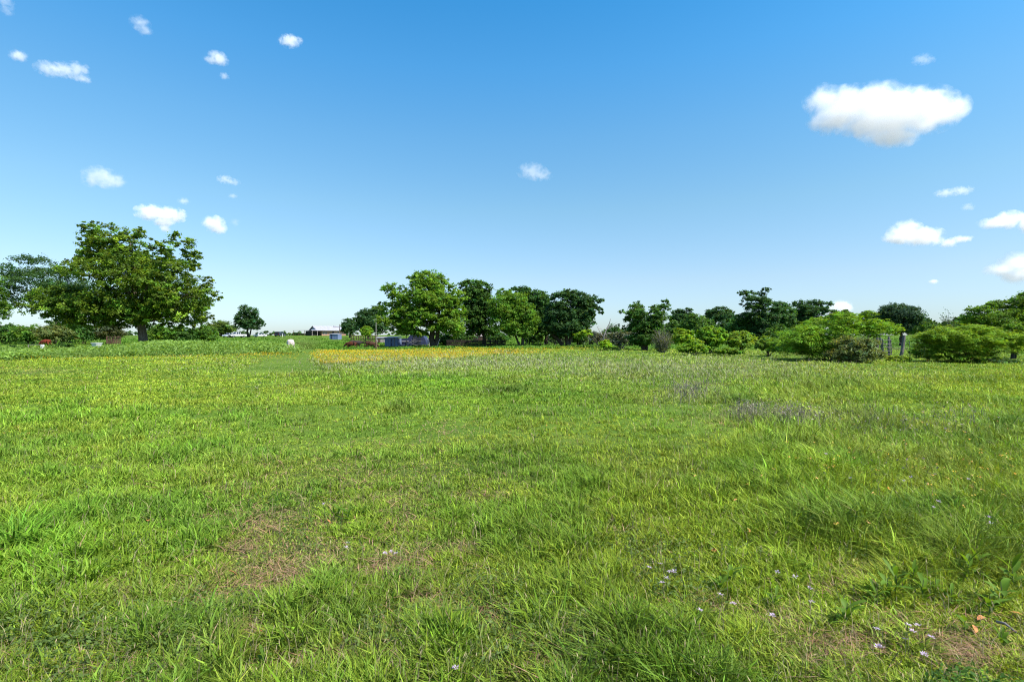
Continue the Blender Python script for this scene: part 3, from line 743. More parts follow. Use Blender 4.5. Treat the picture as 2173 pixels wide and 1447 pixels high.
# left background
tree('tree', 'squat olive green tree behind the white pickup', 'tree', 225, 470, [(468, 692, 24, 12), (482, 695, 16, 10), (455, 698, 16, 10), (492, 700, 10, 8), (470, 703, 26, 8)], 3000, .75, (.065, .105, .02), trunk_w=5, seed=70)
tree('tree', 'lone dark tree with a forked trunk beside the white pickup', 'tree', 205, 527,
     [(524, 656, 16, 8), (537, 662, 16, 8), (519, 668, 15, 8), (541, 672, 14, 7), (512, 680, 15, 9), (547, 681, 12, 7), (530, 680, 20, 10), (513, 690, 12, 7), (550, 692, 9, 5), (535, 692, 18, 7), (503, 684, 8, 6)],
     5200, .62, G_BLUE, trunk_w=4.2, forks=[(-3, 1), (8, .8)], seed=71, limbs=11, trunk_top=692, clump=.3)
tree('tree', 'small round dark tree just right of the house roof', 'tree', 190, 743, [(741, 684, 12, 9), (734, 692, 11, 9), (750, 692, 12, 10), (742, 699, 17, 9)], 3000, .6, G_BLUE, trunk_w=4, seed=72)
tree('tree', 'dense dark tree left of the yellow green grove tree', 'tree', 160, 782, [(782, 664, 18, 10), (768, 675, 16, 13), (790, 680, 26, 20), (805, 662, 18, 14), (772, 692, 20, 12), (800, 696, 24, 12)], 6500, .52, G_BLUE, trunk_w=5, seed=73)
tree('small_tree', 'small bright yellow green tree by the brown corral fence', 'tree', 118, 776, [(777, 696, 8, 5), (771, 702, 9, 6), (783, 702, 8, 6), (776, 707, 11, 6)], 2400, .3, G_LIME, trunk_w=2, seed=74, limbs=6)

# the grove in the middle
GR = 'trees of the grove in the middle of the field'
tree('tree', 'tallest tree of the grove, sunlit yellow green with splayed pale limbs', 'tree', 88, 920,
     [(905, 586, 30, 13), (928, 598, 24, 17), (882, 592, 16, 10), (904, 606, 34, 18), (834, 612, 22, 11), (838, 630, 14, 8), (815, 618, 10, 6), (856, 618, 10, 8), (894, 630, 34, 20), (928, 637, 34, 22), (970, 630, 20, 20), (960, 612, 12, 10),
      (822, 656, 26, 16), (806, 645, 6, 5), (850, 648, 24, 14), (826, 682, 30, 14), (860, 678, 30, 18), (885, 658, 28, 18), (957, 682, 30, 26), (976, 702, 14, 15), (917, 662, 24, 16), (980, 660, 12, 14), (876, 703, 32, 9), (930, 690, 20, 16), (845, 698, 22, 8), (960, 650, 24, 16)],
     26000, .36, (.085, .155, .014), trunk_w=13, forks=[(-4, 1), (14, .7)], bark='bark', seed=80, limbs=22, clump=.26, group=GR, trunk_top=682, dz=-.05, depth=.6, shell=.4, var=.3)
tree('tree', 'dark flat topped tree second from the left in the grove', 'tree', 98, 1027,
     [(1002, 604, 28, 10), (985, 606, 14, 7), (1022, 612, 22, 14), (1000, 625, 24, 16), (1004, 645, 26, 20), (1028, 640, 24, 22), (1000, 672, 20, 22), (1020, 690, 26, 14), (1030, 665, 22, 20), (1004, 700, 24, 12), (1040, 700, 20, 14)],
     13000, .40, G_DARK, trunk_w=9, seed=81, limbs=14, group=GR, trunk_top=705, depth=.7)
tree('tree', 'rounded sunlit tree in the middle of the grove with leaves nearly to the ground', 'tree', 90, 1109,
     [(1068, 624, 18, 12), (1088, 634, 30, 15), (1072, 645, 36, 18), (1100, 655, 30, 18), (1102, 672, 32, 22), (1070, 684, 32, 20), (1116, 694, 20, 18), (1094, 700, 34, 16), (1052, 662, 18, 16), (1120, 668, 14, 14)],
     16000, .36, (.075, .145, .014), trunk_w=7, forks=[(0, 1), (-18, .7)], seed=82, limbs=16, group=GR, trunk_top=708, depth=.65)
tree('tree', 'dark tree wedged between the rounded sunlit tree and the right end tree', 'tree', 102, 1160,
     [(1104, 616, 22, 8), (1120, 622, 22, 10), (1140, 630, 22, 14), (1150, 640, 20, 18), (1140, 655, 22, 20), (1150, 676, 24, 22), (1140, 695, 22, 14), (1160, 700, 26, 12), (1128, 704, 16, 10)],
     11000, .42, (.036, .085, .018), trunk_w=9, seed=83, limbs=12, group=GR, trunk_top=702, depth=.7)
tree('tree', 'broad dark tree at the right end of the grove with a branch reaching right', 'tree', 93, 1205,
     [(1208, 622, 22, 9), (1188, 632, 22, 12), (1230, 634, 26, 13), (1263, 636, 17, 9), (1274, 640, 8, 6), (1270, 656, 8, 7), (1273, 664, 6, 4), (1250, 648, 18, 12), (1219, 660, 32, 20), (1179, 664, 24, 24), (1242, 682, 20, 18), (1205, 690, 30, 18), (1178, 690, 20, 12), (1252, 668, 12, 12), (1190, 704, 24, 10), (1230, 702, 20, 10), (1165, 684, 16, 16)],
     18000, .38, G_BLUE, trunk_w=10, forks=[(-46, .8), (-6, .9), (10, .8)], seed=84, limbs=18, group=GR, trunk_top=696, depth=.65)
shrub('shrub', 'yellow green shrub under the right edge of the grove', 'shrub', 86, 1240, [(1239, 706, 14, 7), (1228, 711, 10, 6), (1250, 711, 9, 6)], 1600, .3, G_LIME, seed=85, stems=7)
for i, (x, y, rx, ry, D, lab) in enumerate([(1147, 714, 12, 8, 99, 'thin saplings among the trunks left of the fork'), (1178, 712, 14, 8, 97, 'light sapling thicket between the two right hand grove trunks')]):
    shrub('sapling', lab, 'sapling', D, x, [(x, y, rx, ry), (x + 5, y - 6, rx * .6, ry * .5)], 700, .3, (.085, .15, .02), seed=86 + i, stems=8, stem_r=.03, shell=.2)

for i, (x, y, rx, ry, D, c, lab) in enumerate([(985, 716, 26, 9, 112, G_DARK, 'dark bush added for shade left of the low barn under the grove'), (1055, 716, 24, 10, 116, G_DARK, 'dark bush added for shade right of the low barn under the grove'),
        (1130, 717, 18, 9, 112, (.04, .09, .016), 'dark bush added for shade behind the pipe corral, left of the forked trunk'), (1185, 716, 22, 10, 110, G_BLUE, 'dark bush added for shade behind the forked trunk of the right end tree'), (1228, 718, 16, 9, 104, G_DARK, 'dark bush added for shade below the right edge of the grove'),
        (893, 722, 16, 9, 104, G_DARK, 'dark bush added for shade behind the navy hoop shed'), (945, 721, 18, 10, 102, G_DARK, 'dark bush added for shade right of the tallest grove tree trunk')]):
    shrub('shade_fill_bush', lab, 'bush', D, x, [(x - rx * .5, y, rx * .6, ry), (x + rx * .5, y + 1, rx * .6, ry), (x, y - 3, rx * .7, ry), (x, y + 7, rx, ry * .7)], 2600, .3, c, seed=180 + i, stems=9, stem_r=.05, group='bushes added to fill the shade below the grove')  # bushes added to darken places under the grove that are only shaded

# dead and scrubby growth right of the grove
def dead_tree(name, label, D, base, limbs_px, seed, bark='deadwood', twigs=5):
    r = np.random.default_rng(seed); s = D / F; g = gpt(base, D)
    root = empty(name, g, 0, label, 'dead tree')
    mb = MB()
    for path, w in limbs_px:
        P = []
        for k, (x, y) in enumerate(path):
            q = pt(x, y, D) - g; q.y = r.normal(0, .12) * (k + 1); P.append(q)
        n = len(P)
        mb.tube(P, [w * s * (1 - .75 * i / (n - 1)) / 2 for i in range(n)], 6)
        for t in range(twigs):
            i = r.integers(1, n)
            a = P[i - 1].lerp(P[i], r.random())
            e = a + Vector((r.normal(0, 1), r.normal(0, 1), r.normal(.3, .7))) * r.uniform(.3, .9)
            mb.tube(limb_path(a, e, .1, r, 4), [w * s * q for q in (.14, .1, .07, .03)], 4, cap=False)
    mb.build('trunk', M[bark], root, smooth_sh=True)
    return root
dead_tree('dead_tree', 'bare dead tree with crooked grey limbs beside the grove', 78,
          1280, [([(1280, 738), (1281, 712), (1287, 698), (1294, 686), (1295, 677)], 3.6), ([(1287, 698), (1298, 693), (1301, 690)], 2), ([(1280, 716), (1272, 704), (1268, 692)], 2.4), ([(1281, 710), (1296, 706), (1304, 712)], 2.2)], 90)
dead_tree('fallen_branch', 'pale fallen branch lying in front of the navy hoop shed', 84, 872, [([(862, 734), (870, 726), (880, 725), (892, 724)], 1.6), ([(868, 727), (880, 732), (888, 733)], 1.3), ([(872, 726), (878, 722), (884, 722)], 1)], 91, twigs=3)['category'] = 'branch'
shrub('scrub_bush', 'grey brown half bare scrub at the foot of the dead tree', 'bush', 82, 1274, [(1264, 714, 16, 14), (1280, 717, 18, 15), (1256, 722, 12, 12), (1290, 722, 12, 10)], 2200, .2, (.085, .09, .065), stems=34, stem_r=.03, bark='deadwood', seed=92, shell=.2)
shrub('scrub_bush', 'grey green scrub between the dead tree and the twiggy crowned tree', 'bush', 74, 1316, [(1308, 714, 14, 12), (1324, 710, 16, 14), (1334, 722, 18, 12), (1312, 726, 18, 9)], 2600, .22, (.07, .085, .055), stems=30, stem_r=.03, bark='deadwood', seed=93, shell=.2)
shrub('shrub', 'small bright lime shrub in front of the grey scrub', 'shrub', 66, 1284, [(1280, 727, 9, 6), (1289, 729, 8, 5), (1284, 733, 13, 5)], 1500, .2, (.16, .27, .015), seed=94, stems=7, stem_r=.02)
tree('tree', 'ragged dark tree with twiggy top right of the dead tree', 'tree', 68, 1368,
     [(1319, 664, 8, 7), (1317, 692, 8, 5), (1330, 680, 8, 8), (1350, 651, 16, 10), (1346, 664, 18, 11), (1411, 642, 9, 8), (1409, 654, 11, 8), (1386, 660, 16, 12), (1367, 688, 26, 20), (1399, 675, 20, 14), (1363, 712, 20, 18), (1385, 700, 22, 20), (1345, 690, 16, 14), (1340, 718, 16, 12), (1362, 726, 24, 9), (1385, 718, 20, 12), (1395, 705, 16, 14)],
     13000, .26, G_DARK, trunk_w=8, forks=[(-8, 1), (8, .8), (-18, .6)], seed=95, limbs=18, shell=.25, clump=.3, trunk_top=700, var=.35)
r_ = np.random.default_rng(96)
def twiggy(name, label, D, base, top_y, hw, n, bark, leafn, col, seed, spread=1.0):
    r = np.random.default_rng(seed); s = D / F; g = gpt(base, D)
    root = empty(name, g, 0, label, 'shrub')
    H = (pt(base, top_y, D) - g).z; Wd = hw * s
    mb = MB(); tips = []
    for k in range(n):
        a = r.uniform(0, 2 * math.pi); q = math.sqrt(r.random())
        e = Vector((math.cos(a) * q * Wd, math.sin(a) * q * Wd * .8, H * (1 - .45 * q * q) * r.uniform(.7, 1.08)))
        p = limb_path(Vector((r.normal(0, .1), r.normal(0, .1), -.1)), e, -.06, r, 6)
        p = [Vector((v.x * (1 + .0 * i), v.y, v.z)) for i, v in enumerate(p)]
        R0 = r.uniform(.014, .03)
        mb.tube(p, [R0, R0 * .9, R0 * .75, R0 * .6, R0 * .45, R0 * .2], 4, cap=False)
        for t in range(4):
            i = r.integers(2, 6); st = p[i - 1]
            ee = st + Vector((r.normal(0, .35), r.normal(0, .35), r.uniform(.1, .6))) * .9
            mb.tube(limb_path(st, ee, 0, r, 3), [R0 * .5, R0 * .35, R0 * .15], 3, cap=False); tips.append(ee)
        tips.append(e)
    mb.build('stems', M[bark], root)
    if leafn:
        tp = np.array([tuple(t) for t in tips]); i = r.integers(len(tp), size=leafn)
        C = tp[i] * r.uniform(.75, 1.02, (leafn, 1)) + r.normal(0, .12, (leafn, 3))
        nr = unit(r.normal(0, 1, (leafn, 3)) + np.array([0, 0, .8])); A, B_ = frame(nr, r)
        sz = r.uniform(.6, 1.3, leafn) * .12
        cl = np.array(col)[None] * r.uniform(.6, 1.4, (leafn, 1))
        V, L, S, C2 = cards(C, A, B_, sz * 1.4, sz * .7, np.clip(cl, .01, .8))
        link('crown', np_mesh('crown', V, L, S, C2), M['leaf'], root)
    return root
twiggy('shrub', 'vase shaped shrub of bare olive grey twigs', 56, 1406, 694, 26, 110, 'deadwood', 2600, (.10, .12, .035), 97)
SH = 'low shrubs between the ragged tree and the feathery bush'
shrub('shrub', 'lime green shrub directly right of the bare twiggy shrub', 'shrub', 62, 1447, [(1442, 707, 14, 10), (1456, 710, 14, 10), (1447, 718, 20, 10), (1434, 715, 10, 9)], 5000, .2, (.125, .20, .016), seed=98, group=SH, stems=9)
shrub('shrub', 'tall dark based lime shrub with a short trunk near the middle right', 'shrub', 54, 1511, [(1508, 704, 24, 11), (1522, 708, 18, 12), (1492, 712, 16, 12), (1512, 717, 26, 12), (1500, 700, 12, 8), (1510, 728, 16, 9)], 7000, .19, (.105, .19, .016), seed=99, group=SH, stems=5, stem_r=.07)
shrub('shrub', 'open airy shrub with visible stems left of the feathery bush', 'shrub', 54, 1571, [(1572, 712, 22, 11), (1556, 720, 16, 12), (1588, 722, 16, 12), (1572, 728, 26, 10)], 5200, .18, (.12, .185, .024), seed=100, group=SH, stems=24, stem_r=.03, shell=.2, clump=.3)
shrub('shrub', 'low wide shrub at the foot of the dark based lime shrub', 'shrub', 48, 1468, [(1452, 739, 18, 8), (1474, 738, 18, 9), (1466, 730, 14, 8), (1492, 738, 14, 7)], 5500, .17, (.105, .185, .018), seed=101, group=SH, stems=8)
shrub('shrub', 'tiny yellowish shrub poking over the low wide shrub', 'shrub', 50, 1478, [(1476, 725, 14, 7), (1484, 730, 10, 7)], 1600, .17, (.13, .20, .02), seed=102, group=SH, stems=7)
shrub('shrub', 'ground hugging shrub below the open airy shrub', 'shrub', 46, 1540, [(1535, 745, 20, 5), (1555, 746, 18, 5)], 2600, .16, (.085, .15, .016), seed=103, group=SH, stems=7, stem_r=.02)
shrub('shrub', 'spindly shrub reaching out from the left side of the feathery bush', 'shrub', 44, 1632, [(1628, 722, 18, 9), (1645, 728, 16, 9), (1615, 732, 14, 7), (1640, 738, 18, 8)], 4200, .16, (.085, .145, .02), seed=104, group=SH, stems=14, stem_r=.025, shell=.25)

# right background trees
BG = 'background trees on the right beyond the shrubs'
tree('tree', 'low spreading dark tree just right of the ragged twiggy tree', 'tree', 135, 1445, [(1441, 662, 16, 7), (1461, 658, 10, 6), (1434, 674, 16, 10), (1450, 676, 18, 10), (1430, 690, 16, 12)], 5500, .42, G_BLUE, trunk_w=5, seed=110, group=BG, shell=.25)
tree('tree', 'mid green rounded tree behind the lime shrubs', 'tree', 105, 1472, [(1470, 678, 18, 11), (1488, 684, 18, 11), (1462, 690, 20, 12), (1485, 696, 24, 10)], 5500, .38, (.05, .105, .018), trunk_w=5, seed=111, group=BG)
tree('tree', 'flat crowned tree with sky showing between its thin trunks', 'tree', 138, 1526, [(1524, 658, 20, 7), (1508, 664, 14, 9), (1542, 664, 16, 9), (1526, 670, 26, 9), (1555, 672, 8, 6), (1503, 676, 8, 6)], 5500, .42, G_BLUE, trunk_w=4, forks=[(-9, 1), (8, 1)], seed=112, group=BG, trunk_top=676)
tree('tree', 'dark rounded tree filling the gap left of the tall airy tree', 'tree', 108, 1574, [(1570, 678, 20, 13), (1588, 690, 20, 12), (1560, 694, 22, 12), (1600, 700, 18, 10)], 5500, .38, (.045, .10, .018), trunk_w=5, seed=113, group=BG)
tree('tree', 'tall airy dark tree with stacked foliage plates standing above the right shrubs', 'tree', 104, 1615,
     [(1584, 621, 17, 5), (1576, 626, 10, 5), (1623, 617, 12, 6), (1612, 624, 14, 6), (1588, 634, 18, 7), (1616, 638, 18, 9), (1580, 652, 11, 6), (1607, 657, 22, 10), (1646, 645, 12, 7), (1641, 660, 13, 9), (1609, 678, 18, 12), (1628, 672, 16, 10), (1590, 668, 12, 7), (1622, 696, 24, 14), (1605, 710, 22, 12)],
     11000, .34, G_BLUE, trunk_w=5.5, forks=[(0, 1), (9, .6)], seed=114, group=BG, limbs=16, trunk_top=672, shell=.3, clump=.3)
tree('tree', 'bushy dark tree touching the right side of the tall airy tree', 'tree', 118, 1660, [(1655, 650, 18, 9), (1668, 662, 18, 12), (1650, 668, 18, 12), (1665, 682, 20, 14), (1640, 690, 16, 12)], 7000, .38, (.036, .085, .020), trunk_w=5, seed=115, group=BG)
tree('tree', 'wide dark tree with open lower branches left of the small white cloud', 'tree', 124, 1706, [(1690, 646, 15, 9), (1724, 644, 18, 8), (1746, 646, 14, 7), (1758, 650, 6, 4), (1714, 656, 24, 10), (1700, 668, 20, 12), (1738, 660, 16, 8), (1722, 676, 18, 12), (1690, 684, 16, 12)], 9000, .38, G_BLUE, trunk_w=4.5, forks=[(0, 1), (9, .8)], seed=116, group=BG, trunk_top=682, shell=.3)
tree('tree', 'small dark tree peeping over the feathery bush', 'tree', 140, 1768, [(1769, 661, 9, 4), (1775, 668, 14, 8), (1764, 674, 12, 8)], 2200, .42, G_BLUE, trunk_w=3, seed=117, group=BG)
tree('tree', 'small flat dark tree beside the round dark blue tree', 'tree', 140, 1842, [(1841, 664, 12, 5), (1832, 670, 10, 6), (1850, 672, 12, 7)], 2400, .42, G_BLUE, trunk_w=3, seed=118, group=BG)
tree('tree', 'round bluish dark tree rising behind the wooden gate', 'tree', 92, 1912, [(1902, 657, 30, 13), (1880, 664, 24, 14), (1926, 664, 24, 14), (1902, 670, 40, 18), (1916, 688, 22, 16), (1894, 684, 24, 14), (1938, 678, 12, 12)], 15000, .32, (.024, .052, .026), trunk_w=7, seed=119, group=BG, limbs=14, trunk_top=705, var=.18)  # bluish shadow tint mixed into this crown's leaf colour
tree('tree', 'tiny dark tree in the gap right of the round bluish tree', 'tree', 120, 1965, [(1964, 677, 9, 4), (1958, 684, 10, 6), (1972, 685, 10, 6), (1966, 692, 16, 8)], 2400, .38, (.034, .075, .018), trunk_w=3, seed=120, group=BG)
for i, (x, D, lab) in enumerate([(1990, 66, 'dark bush behind the right feathery bush, nearest the round tree'), (2030, 62, 'dark bush behind the middle of the right feathery bush')]):
    shrub('shrub', lab, 'bush', D, x, [(x - 14, 695, 20, 12), (x + 14, 694, 20, 12), (x, 708, 34, 14)], 4500, .22, (.05, .10, .014), seed=121 + i, stems=8)

BR = 'brush closing the gaps of the right tree line'
for i, (x, y, rx, ry, D, c, lab) in enumerate([(1300, 704, 22, 12, 120, G_DARK, 'dark brush behind the bare dead tree'), (1425, 696, 22, 14, 116, (.045, .09, .018), 'brush behind the vase shaped twiggy shrub'), (1500, 694, 22, 14, 122, G_DARK, 'brush under the flat crowned tree'),
        (1545, 688, 22, 12, 126, G_BLUE, 'dark brush right of the flat crowned tree'), (1650, 702, 26, 12, 98, (.05, .105, .018), 'brush at the foot of the tall airy tree'), (1690, 690, 24, 12, 130, G_BLUE, 'dark brush behind the left slope of the large feathery bush'),
        (1790, 668, 18, 9, 118, (.05, .10, .016), 'brush showing over the top of the large feathery bush'), (1860, 680, 22, 10, 112, G_DARK, 'dark brush left of the round bluish tree'), (1950, 692, 20, 9, 104, (.05, .10, .016), 'brush right of the round bluish tree'), (2045, 682, 24, 12, 80, (.05, .105, .014), 'brush beside the wispy upright shoots')]):
    shrub('brush', lab, 'bush', D, x, [(x - rx * .5, y + 3, rx * .6, ry * .9), (x + rx * .5, y + 2, rx * .6, ry * .9), (x, y - 3, rx * .5, ry), (x - rx * .1, y + ry * .9, rx * .9, ry * .9), (x + rx * .25, y - ry * .8, rx * .25, ry * .4)], 3600, .3, c, seed=200 + i, stems=10, stem_r=.05, group=BR, clump=.34)

# right foreground bushes
tree('thorn_tree', 'wide dark thorny tree with wispy shoots at the right edge', 'tree', 40, 2150,
     [(2072, 660, 24, 12), (2092, 652, 16, 9), (2118, 650, 26, 14), (2150, 645, 22, 16), (2185, 640, 30, 24), (2060, 676, 22, 12), (2100, 678, 40, 15), (2140, 680, 34, 20), (2180, 690, 36, 28), (2120, 700, 36, 14), (2162, 628, 6, 8), (2160, 720, 36, 18), (2200, 660, 30, 24)],
     26000, .15, (.070, .130, .012), trunk_w=7, forks=[(-4, 1), (14, .7)], seed=130, limbs=20, shell=.3, clump=.26, trunk_top=715, per=22, var=.3, depth=.6)
twiggy('shrub', 'wispy upright shoots against the sky left of the thorny tree', 44, 2020, 650, 34, 26, 'bark', 1500, (.045, .09, .02), 131)
shrub('feathery_bush', 'large bright feathery bush left of the wooden gate', 'bush', 37, 1770,
      [(1763, 676, 28, 12), (1775, 668, 20, 8), (1742, 680, 20, 10), (1826, 669, 20, 9), (1800, 678, 30, 12), (1812, 692, 36, 14), (1862, 686, 26, 10), (1845, 698, 34, 14), (1880, 696, 14, 8), (1750, 696, 36, 16), (1696, 702, 34, 12), (1678, 720, 36, 12), (1712, 724, 44, 16), (1668, 740, 28, 12), (1720, 744, 44, 16), (1760, 720, 36, 18), (1770, 743, 40, 16)],
      46000, .095, (.108, .192, .015), seed=132, stems=16, stem_r=.045, layered=True, aspect=.32, up=1.0, out=.35, per=24, clump=.32, depth=.6, var=.22)
shrub('olive_bush', 'dull olive twiggy bush in front of the large feathery bush', 'bush', 33.5, 1812,
      [(1800, 724, 28, 12), (1830, 730, 28, 14), (1812, 742, 42, 16), (1848, 750, 24, 12), (1782, 750, 26, 12), (1815, 758, 44, 9)],
      11000, .10, (.085, .105, .035), seed=133, stems=40, stem_r=.016, bark='deadwood', shell=.25, clump=.3, depth=.5, aspect=.4)
shrub('feathery_bush', 'layered yellow green feathery bush right of the leaning post', 'bush', 34.5, 2040,
      [(2004, 704, 38, 12), (1971, 712, 22, 12), (2064, 702, 40, 12), (2113, 714, 40, 12), (2147, 722, 24, 10), (2037, 718, 46, 14), (1985, 732, 30, 14), (2021, 738, 36, 14), (2067, 734, 46, 14), (2122, 738, 34, 10), (1971, 752, 24, 12), (2017, 758, 36, 10), (2057, 754, 34, 10), (2047, 694, 24, 7)],
      46000, .09, (.124, .198, .018), seed=134, stems=16, stem_r=.04, layered=True, aspect=.3, up=1.1, out=.3, per=24, clump=.34, depth=.6, var=.25)
for i, (x, y, rx, ry, D, c, lab) in enumerate([(1905, 764, 24, 8, 35, (.12, .18, .02), 'weedy mound at the foot of the leaning post'), (2120, 768, 40, 8, 33, (.045, .085, .03), 'dark leafy patch with small white flowers at the right edge'), (1945, 745, 12, 9, 42, (.10, .17, .02), 'small bush between the leaning post and the layered feathery bush')]):
    shrub('low_bush', lab, 'bush', D, x, [(x - rx * .4, y, rx * .6, ry), (x + rx * .4, y + 1, rx * .6, ry), (x, y - 2, rx * .6, ry)], 2600, .10, c, seed=140 + i, stems=8, stem_r=.015)

# shrubs lying in the tall weeds on the left
for i, (x, y, rx, ry, D, lab) in enumerate([(38, 742, 30, 6, 66, 'low dark bush at the far left in the tall weeds'), (135, 737, 18, 7, 68, 'low dark bush between the white rail and white trough'), (84, 745, 12, 4, 64, 'tiny dark bush below the white rail')]):
    shrub('low_bush', lab, 'bush', D, x, [(x - rx * .4, y, rx * .6, ry), (x + rx * .4, y, rx * .6, ry), (x, y - 2, rx * .6, ry)], 2000, .2, (.03, .065, .012), seed=145 + i, stems=8)

# the far woods along the horizon
def make_woods():
    r = np.random.default_rng(150); B = []
    x = -260
    while x < 2420:
        D = r.uniform(300, 400)
        yt = np.interp(x, [-260, 0, 420, 480, 560, 620, 700, 780, 1250, 1400, 1750, 1900, 2000, 2420], [698, 700, 704, 705, 704, 706, 707, 704, 704, 694, 688, 688, 690, 690]) + r.normal(0, 1.2)
        wd = r.uniform(6, 13)
        yb = 714
        p = pt(x, (yt + yb) / 2, D)
        s = D / F
        B.append(((p.x, p.y, p.z), (wd * s, wd * s, (yb - yt) / 2 * s)))
        x += r.uniform(4, 10)
    o = make_foliage('far_woods', B, 26000, 1.5, (.040, .082, .024), r, None, clump=.4, per=20, var=.25, lowcut=-.9)
    tag(o, 'continuous low line of far woods along the horizon', 'woods', kind='stuff')
make_woods()

# ------------------------------------------------------------------ clouds (volumes of droplets, 2.4 km away)
def cloud(label, puffs, D=2400, dens=1.0, seed=1, rough=1.0, group=None):
    """puffs: (x, y, rx, ry) as seen in the photograph; built as a lit volume at real size and distance"""
    r = np.random.default_rng(seed)
    s = D / F
    cx = sum(p[0] for p in puffs) / len(puffs); cy = sum(p[1] for p in puffs) / len(puffs)
    org = pt(cx, cy, D)
    U = 100.0
    P = []
    for (x, y, rx, ry) in puffs:
        q = (pt(x, y, D) - org) / U
        P.append((Vector((q.x, r.normal(0, .15) * rx * s / U, q.z)), Vector((rx * s / U, .5 * (rx + ry) * s / U, ry * s / U))))
    bm = bmesh.new()
    for c, R in P:
        bmesh.ops.create_icosphere(bm, subdivisions=3, radius=1.08, matrix=Matrix.Translation(c) @ Matrix.Diagonal((*R, 1)))
    me = bpy.data.meshes.new('cloud'); bm.to_mesh(me); bm.free()
    if len(P) > 1:
        o = bpy.data.objects.new('cloud', me); COL.objects.link(o)
        md = o.modifiers.new('r', 'REMESH'); md.mode = 'VOXEL'; md.voxel_size = max(.02, min(min(R) for _, R in P) / 5)
        dg = bpy.context.evaluated_depsgraph_get()
        me2 = bpy.data.meshes.new_from_object(o.evaluated_get(dg)); o.modifiers.clear(); o.data = me2; bpy.data.meshes.remove(me)
    else:
        o = bpy.data.objects.new('cloud', me); COL.objects.link(o)
    o.location = org; o.scale = (U, U, U)
    m, n, l = newmat('cloud_droplets')
    out = n.new('ShaderNodeOutputMaterial'); tc = n.new('ShaderNodeTexCoord')
    sm = min(P, key=lambda p: p[1].z)[1].z; bg = max(p[1].z for p in P)
    n1 = n.new('ShaderNodeTexNoise'); n1.inputs['Scale'].default_value = 1.5 / bg; n1.inputs['Detail'].default_value = 6; n1.inputs['Roughness'].default_value = .62
    of = n.new('ShaderNodeVectorMath'); of.operation = 'ADD'; of.inputs[1].default_value = (seed * 3.7, seed * 1.3, seed * 2.1)
    l.new(tc.outputs['Object'], of.inputs[0]); l.new(of.outputs[0], n1.inputs['Vector'])
    prev = None
    for c, R in P:
        a = n.new('ShaderNodeVectorMath'); a.operation = 'SUBTRACT'; a.inputs[1].default_value = c
        b = n.new('ShaderNodeVectorMath'); b.operation = 'DIVIDE'; b.inputs[1].default_value = R
        d = n.new('ShaderNodeVectorMath'); d.operation = 'LENGTH'
        l.new(tc.outputs['Object'], a.inputs[0]); l.new(a.outputs[0], b.inputs[0]); l.new(b.outputs[0], d.inputs[0])
        e = n.new('ShaderNodeMath'); e.operation = 'SUBTRACT'; e.inputs[0].default_value = 1; l.new(d.outputs['Value'], e.inputs[1])
        if prev is None: prev = e
        else:
            mx = n.new('ShaderNodeMath'); mx.operation = 'SMOOTH_MAX'; mx.inputs[2].default_value = .25
            l.new(prev.outputs[0], mx.inputs[0]); l.new(e.outputs[0], mx.inputs[1]); prev = mx
    k = n.new('ShaderNodeMath'); k.operation = 'MULTIPLY_ADD'; rgh = rough * (1.0 if dens > .75 else 1.45); k.inputs[1].default_value = 2.3 * rgh; k.inputs[2].default_value = -1.12 * rgh
    l.new(n1.outputs['Fac'], k.inputs[0])
    ad = n.new('ShaderNodeMath'); ad.operation = 'ADD'; l.new(prev.outputs[0], ad.inputs[0]); l.new(k.outputs[0], ad.inputs[1])
    mr = n.new('ShaderNodeMapRange'); mr.interpolation_type = 'SMOOTHSTEP'
    mr.inputs['From Min'].default_value = 0; mr.inputs['From Max'].default_value = 1.0
    mr.inputs['To Max'].default_value = (dens ** 1.6 * 2.3 if dens > .85 else dens ** 2 * 1.5) / (bg * U)
    l.new(ad.outputs[0], mr.inputs['Value'])
    v = n.new('ShaderNodeVolumePrincipled'); v.inputs['Color'].default_value = (1, 1, 1, 1); v.inputs['Anisotropy'].default_value = .0
    l.new(mr.outputs[0], v.inputs['Density']); l.new(v.outputs[0], out.inputs['Volume'])
    o.data.materials.clear(); o.data.materials.append(m)
    return tag(o, label, 'cloud', group)

cloud('large bright white cumulus cloud, the biggest in the sky', [(1800, 232, 75, 46), (1740, 215, 36, 32), (1860, 226, 72, 46), (1930, 240, 70, 40), (1990, 236, 52, 42), (2026, 232, 30, 34), (1880, 262, 100, 36), (1780, 250, 60, 34), (1896, 290, 56, 26), (1966, 218, 30, 26), (1914, 208, 20, 18)], dens=1.05, seed=2)
cloud('heap shaped white cloud under the big cumulus on the right', [(1928, 490, 34, 26), (1945, 506, 42, 22), (1905, 504, 30, 16), (1930, 478, 18, 14)], seed=3)
cloud('thin slanting cloud just right of the heap shaped white cloud', [(2010, 516, 20, 11), (2036, 508, 22, 8), (2054, 506, 14, 7)], dens=.8, seed=4)
cloud('small wispy cloud with a tail, above the heap shaped white cloud', [(2004, 411, 24, 9), (2035, 407, 24, 10), (2053, 440, 14, 8)], dens=.5, seed=5)
cloud('white cloud cut by the right edge, level with the heap shaped cloud', [(2112, 473, 32, 13), (2150, 465, 34, 20), (2176, 476, 30, 24), (2200, 468, 30, 24)], seed=6)
cloud('white cloud cut by the right edge, lowest of the pair there', [(2120, 572, 32, 14), (2155, 560, 32, 26), (2160, 582, 36, 22), (2190, 562, 36, 32)], seed=7)
cloud('tiny white cloud puff low above the right bushes', [(1978, 598, 11, 6)], dens=.8, seed=8, rough=.6)
cloud('white cloud peeping out behind the right background trees', [(1784, 652, 24, 16), (1770, 660, 24, 12)], dens=1, seed=9, rough=.6)
cloud('small faint cloud high above the big cumulus', [(1950, 130, 20, 11), (1965, 132, 16, 8)], dens=.4, seed=10)
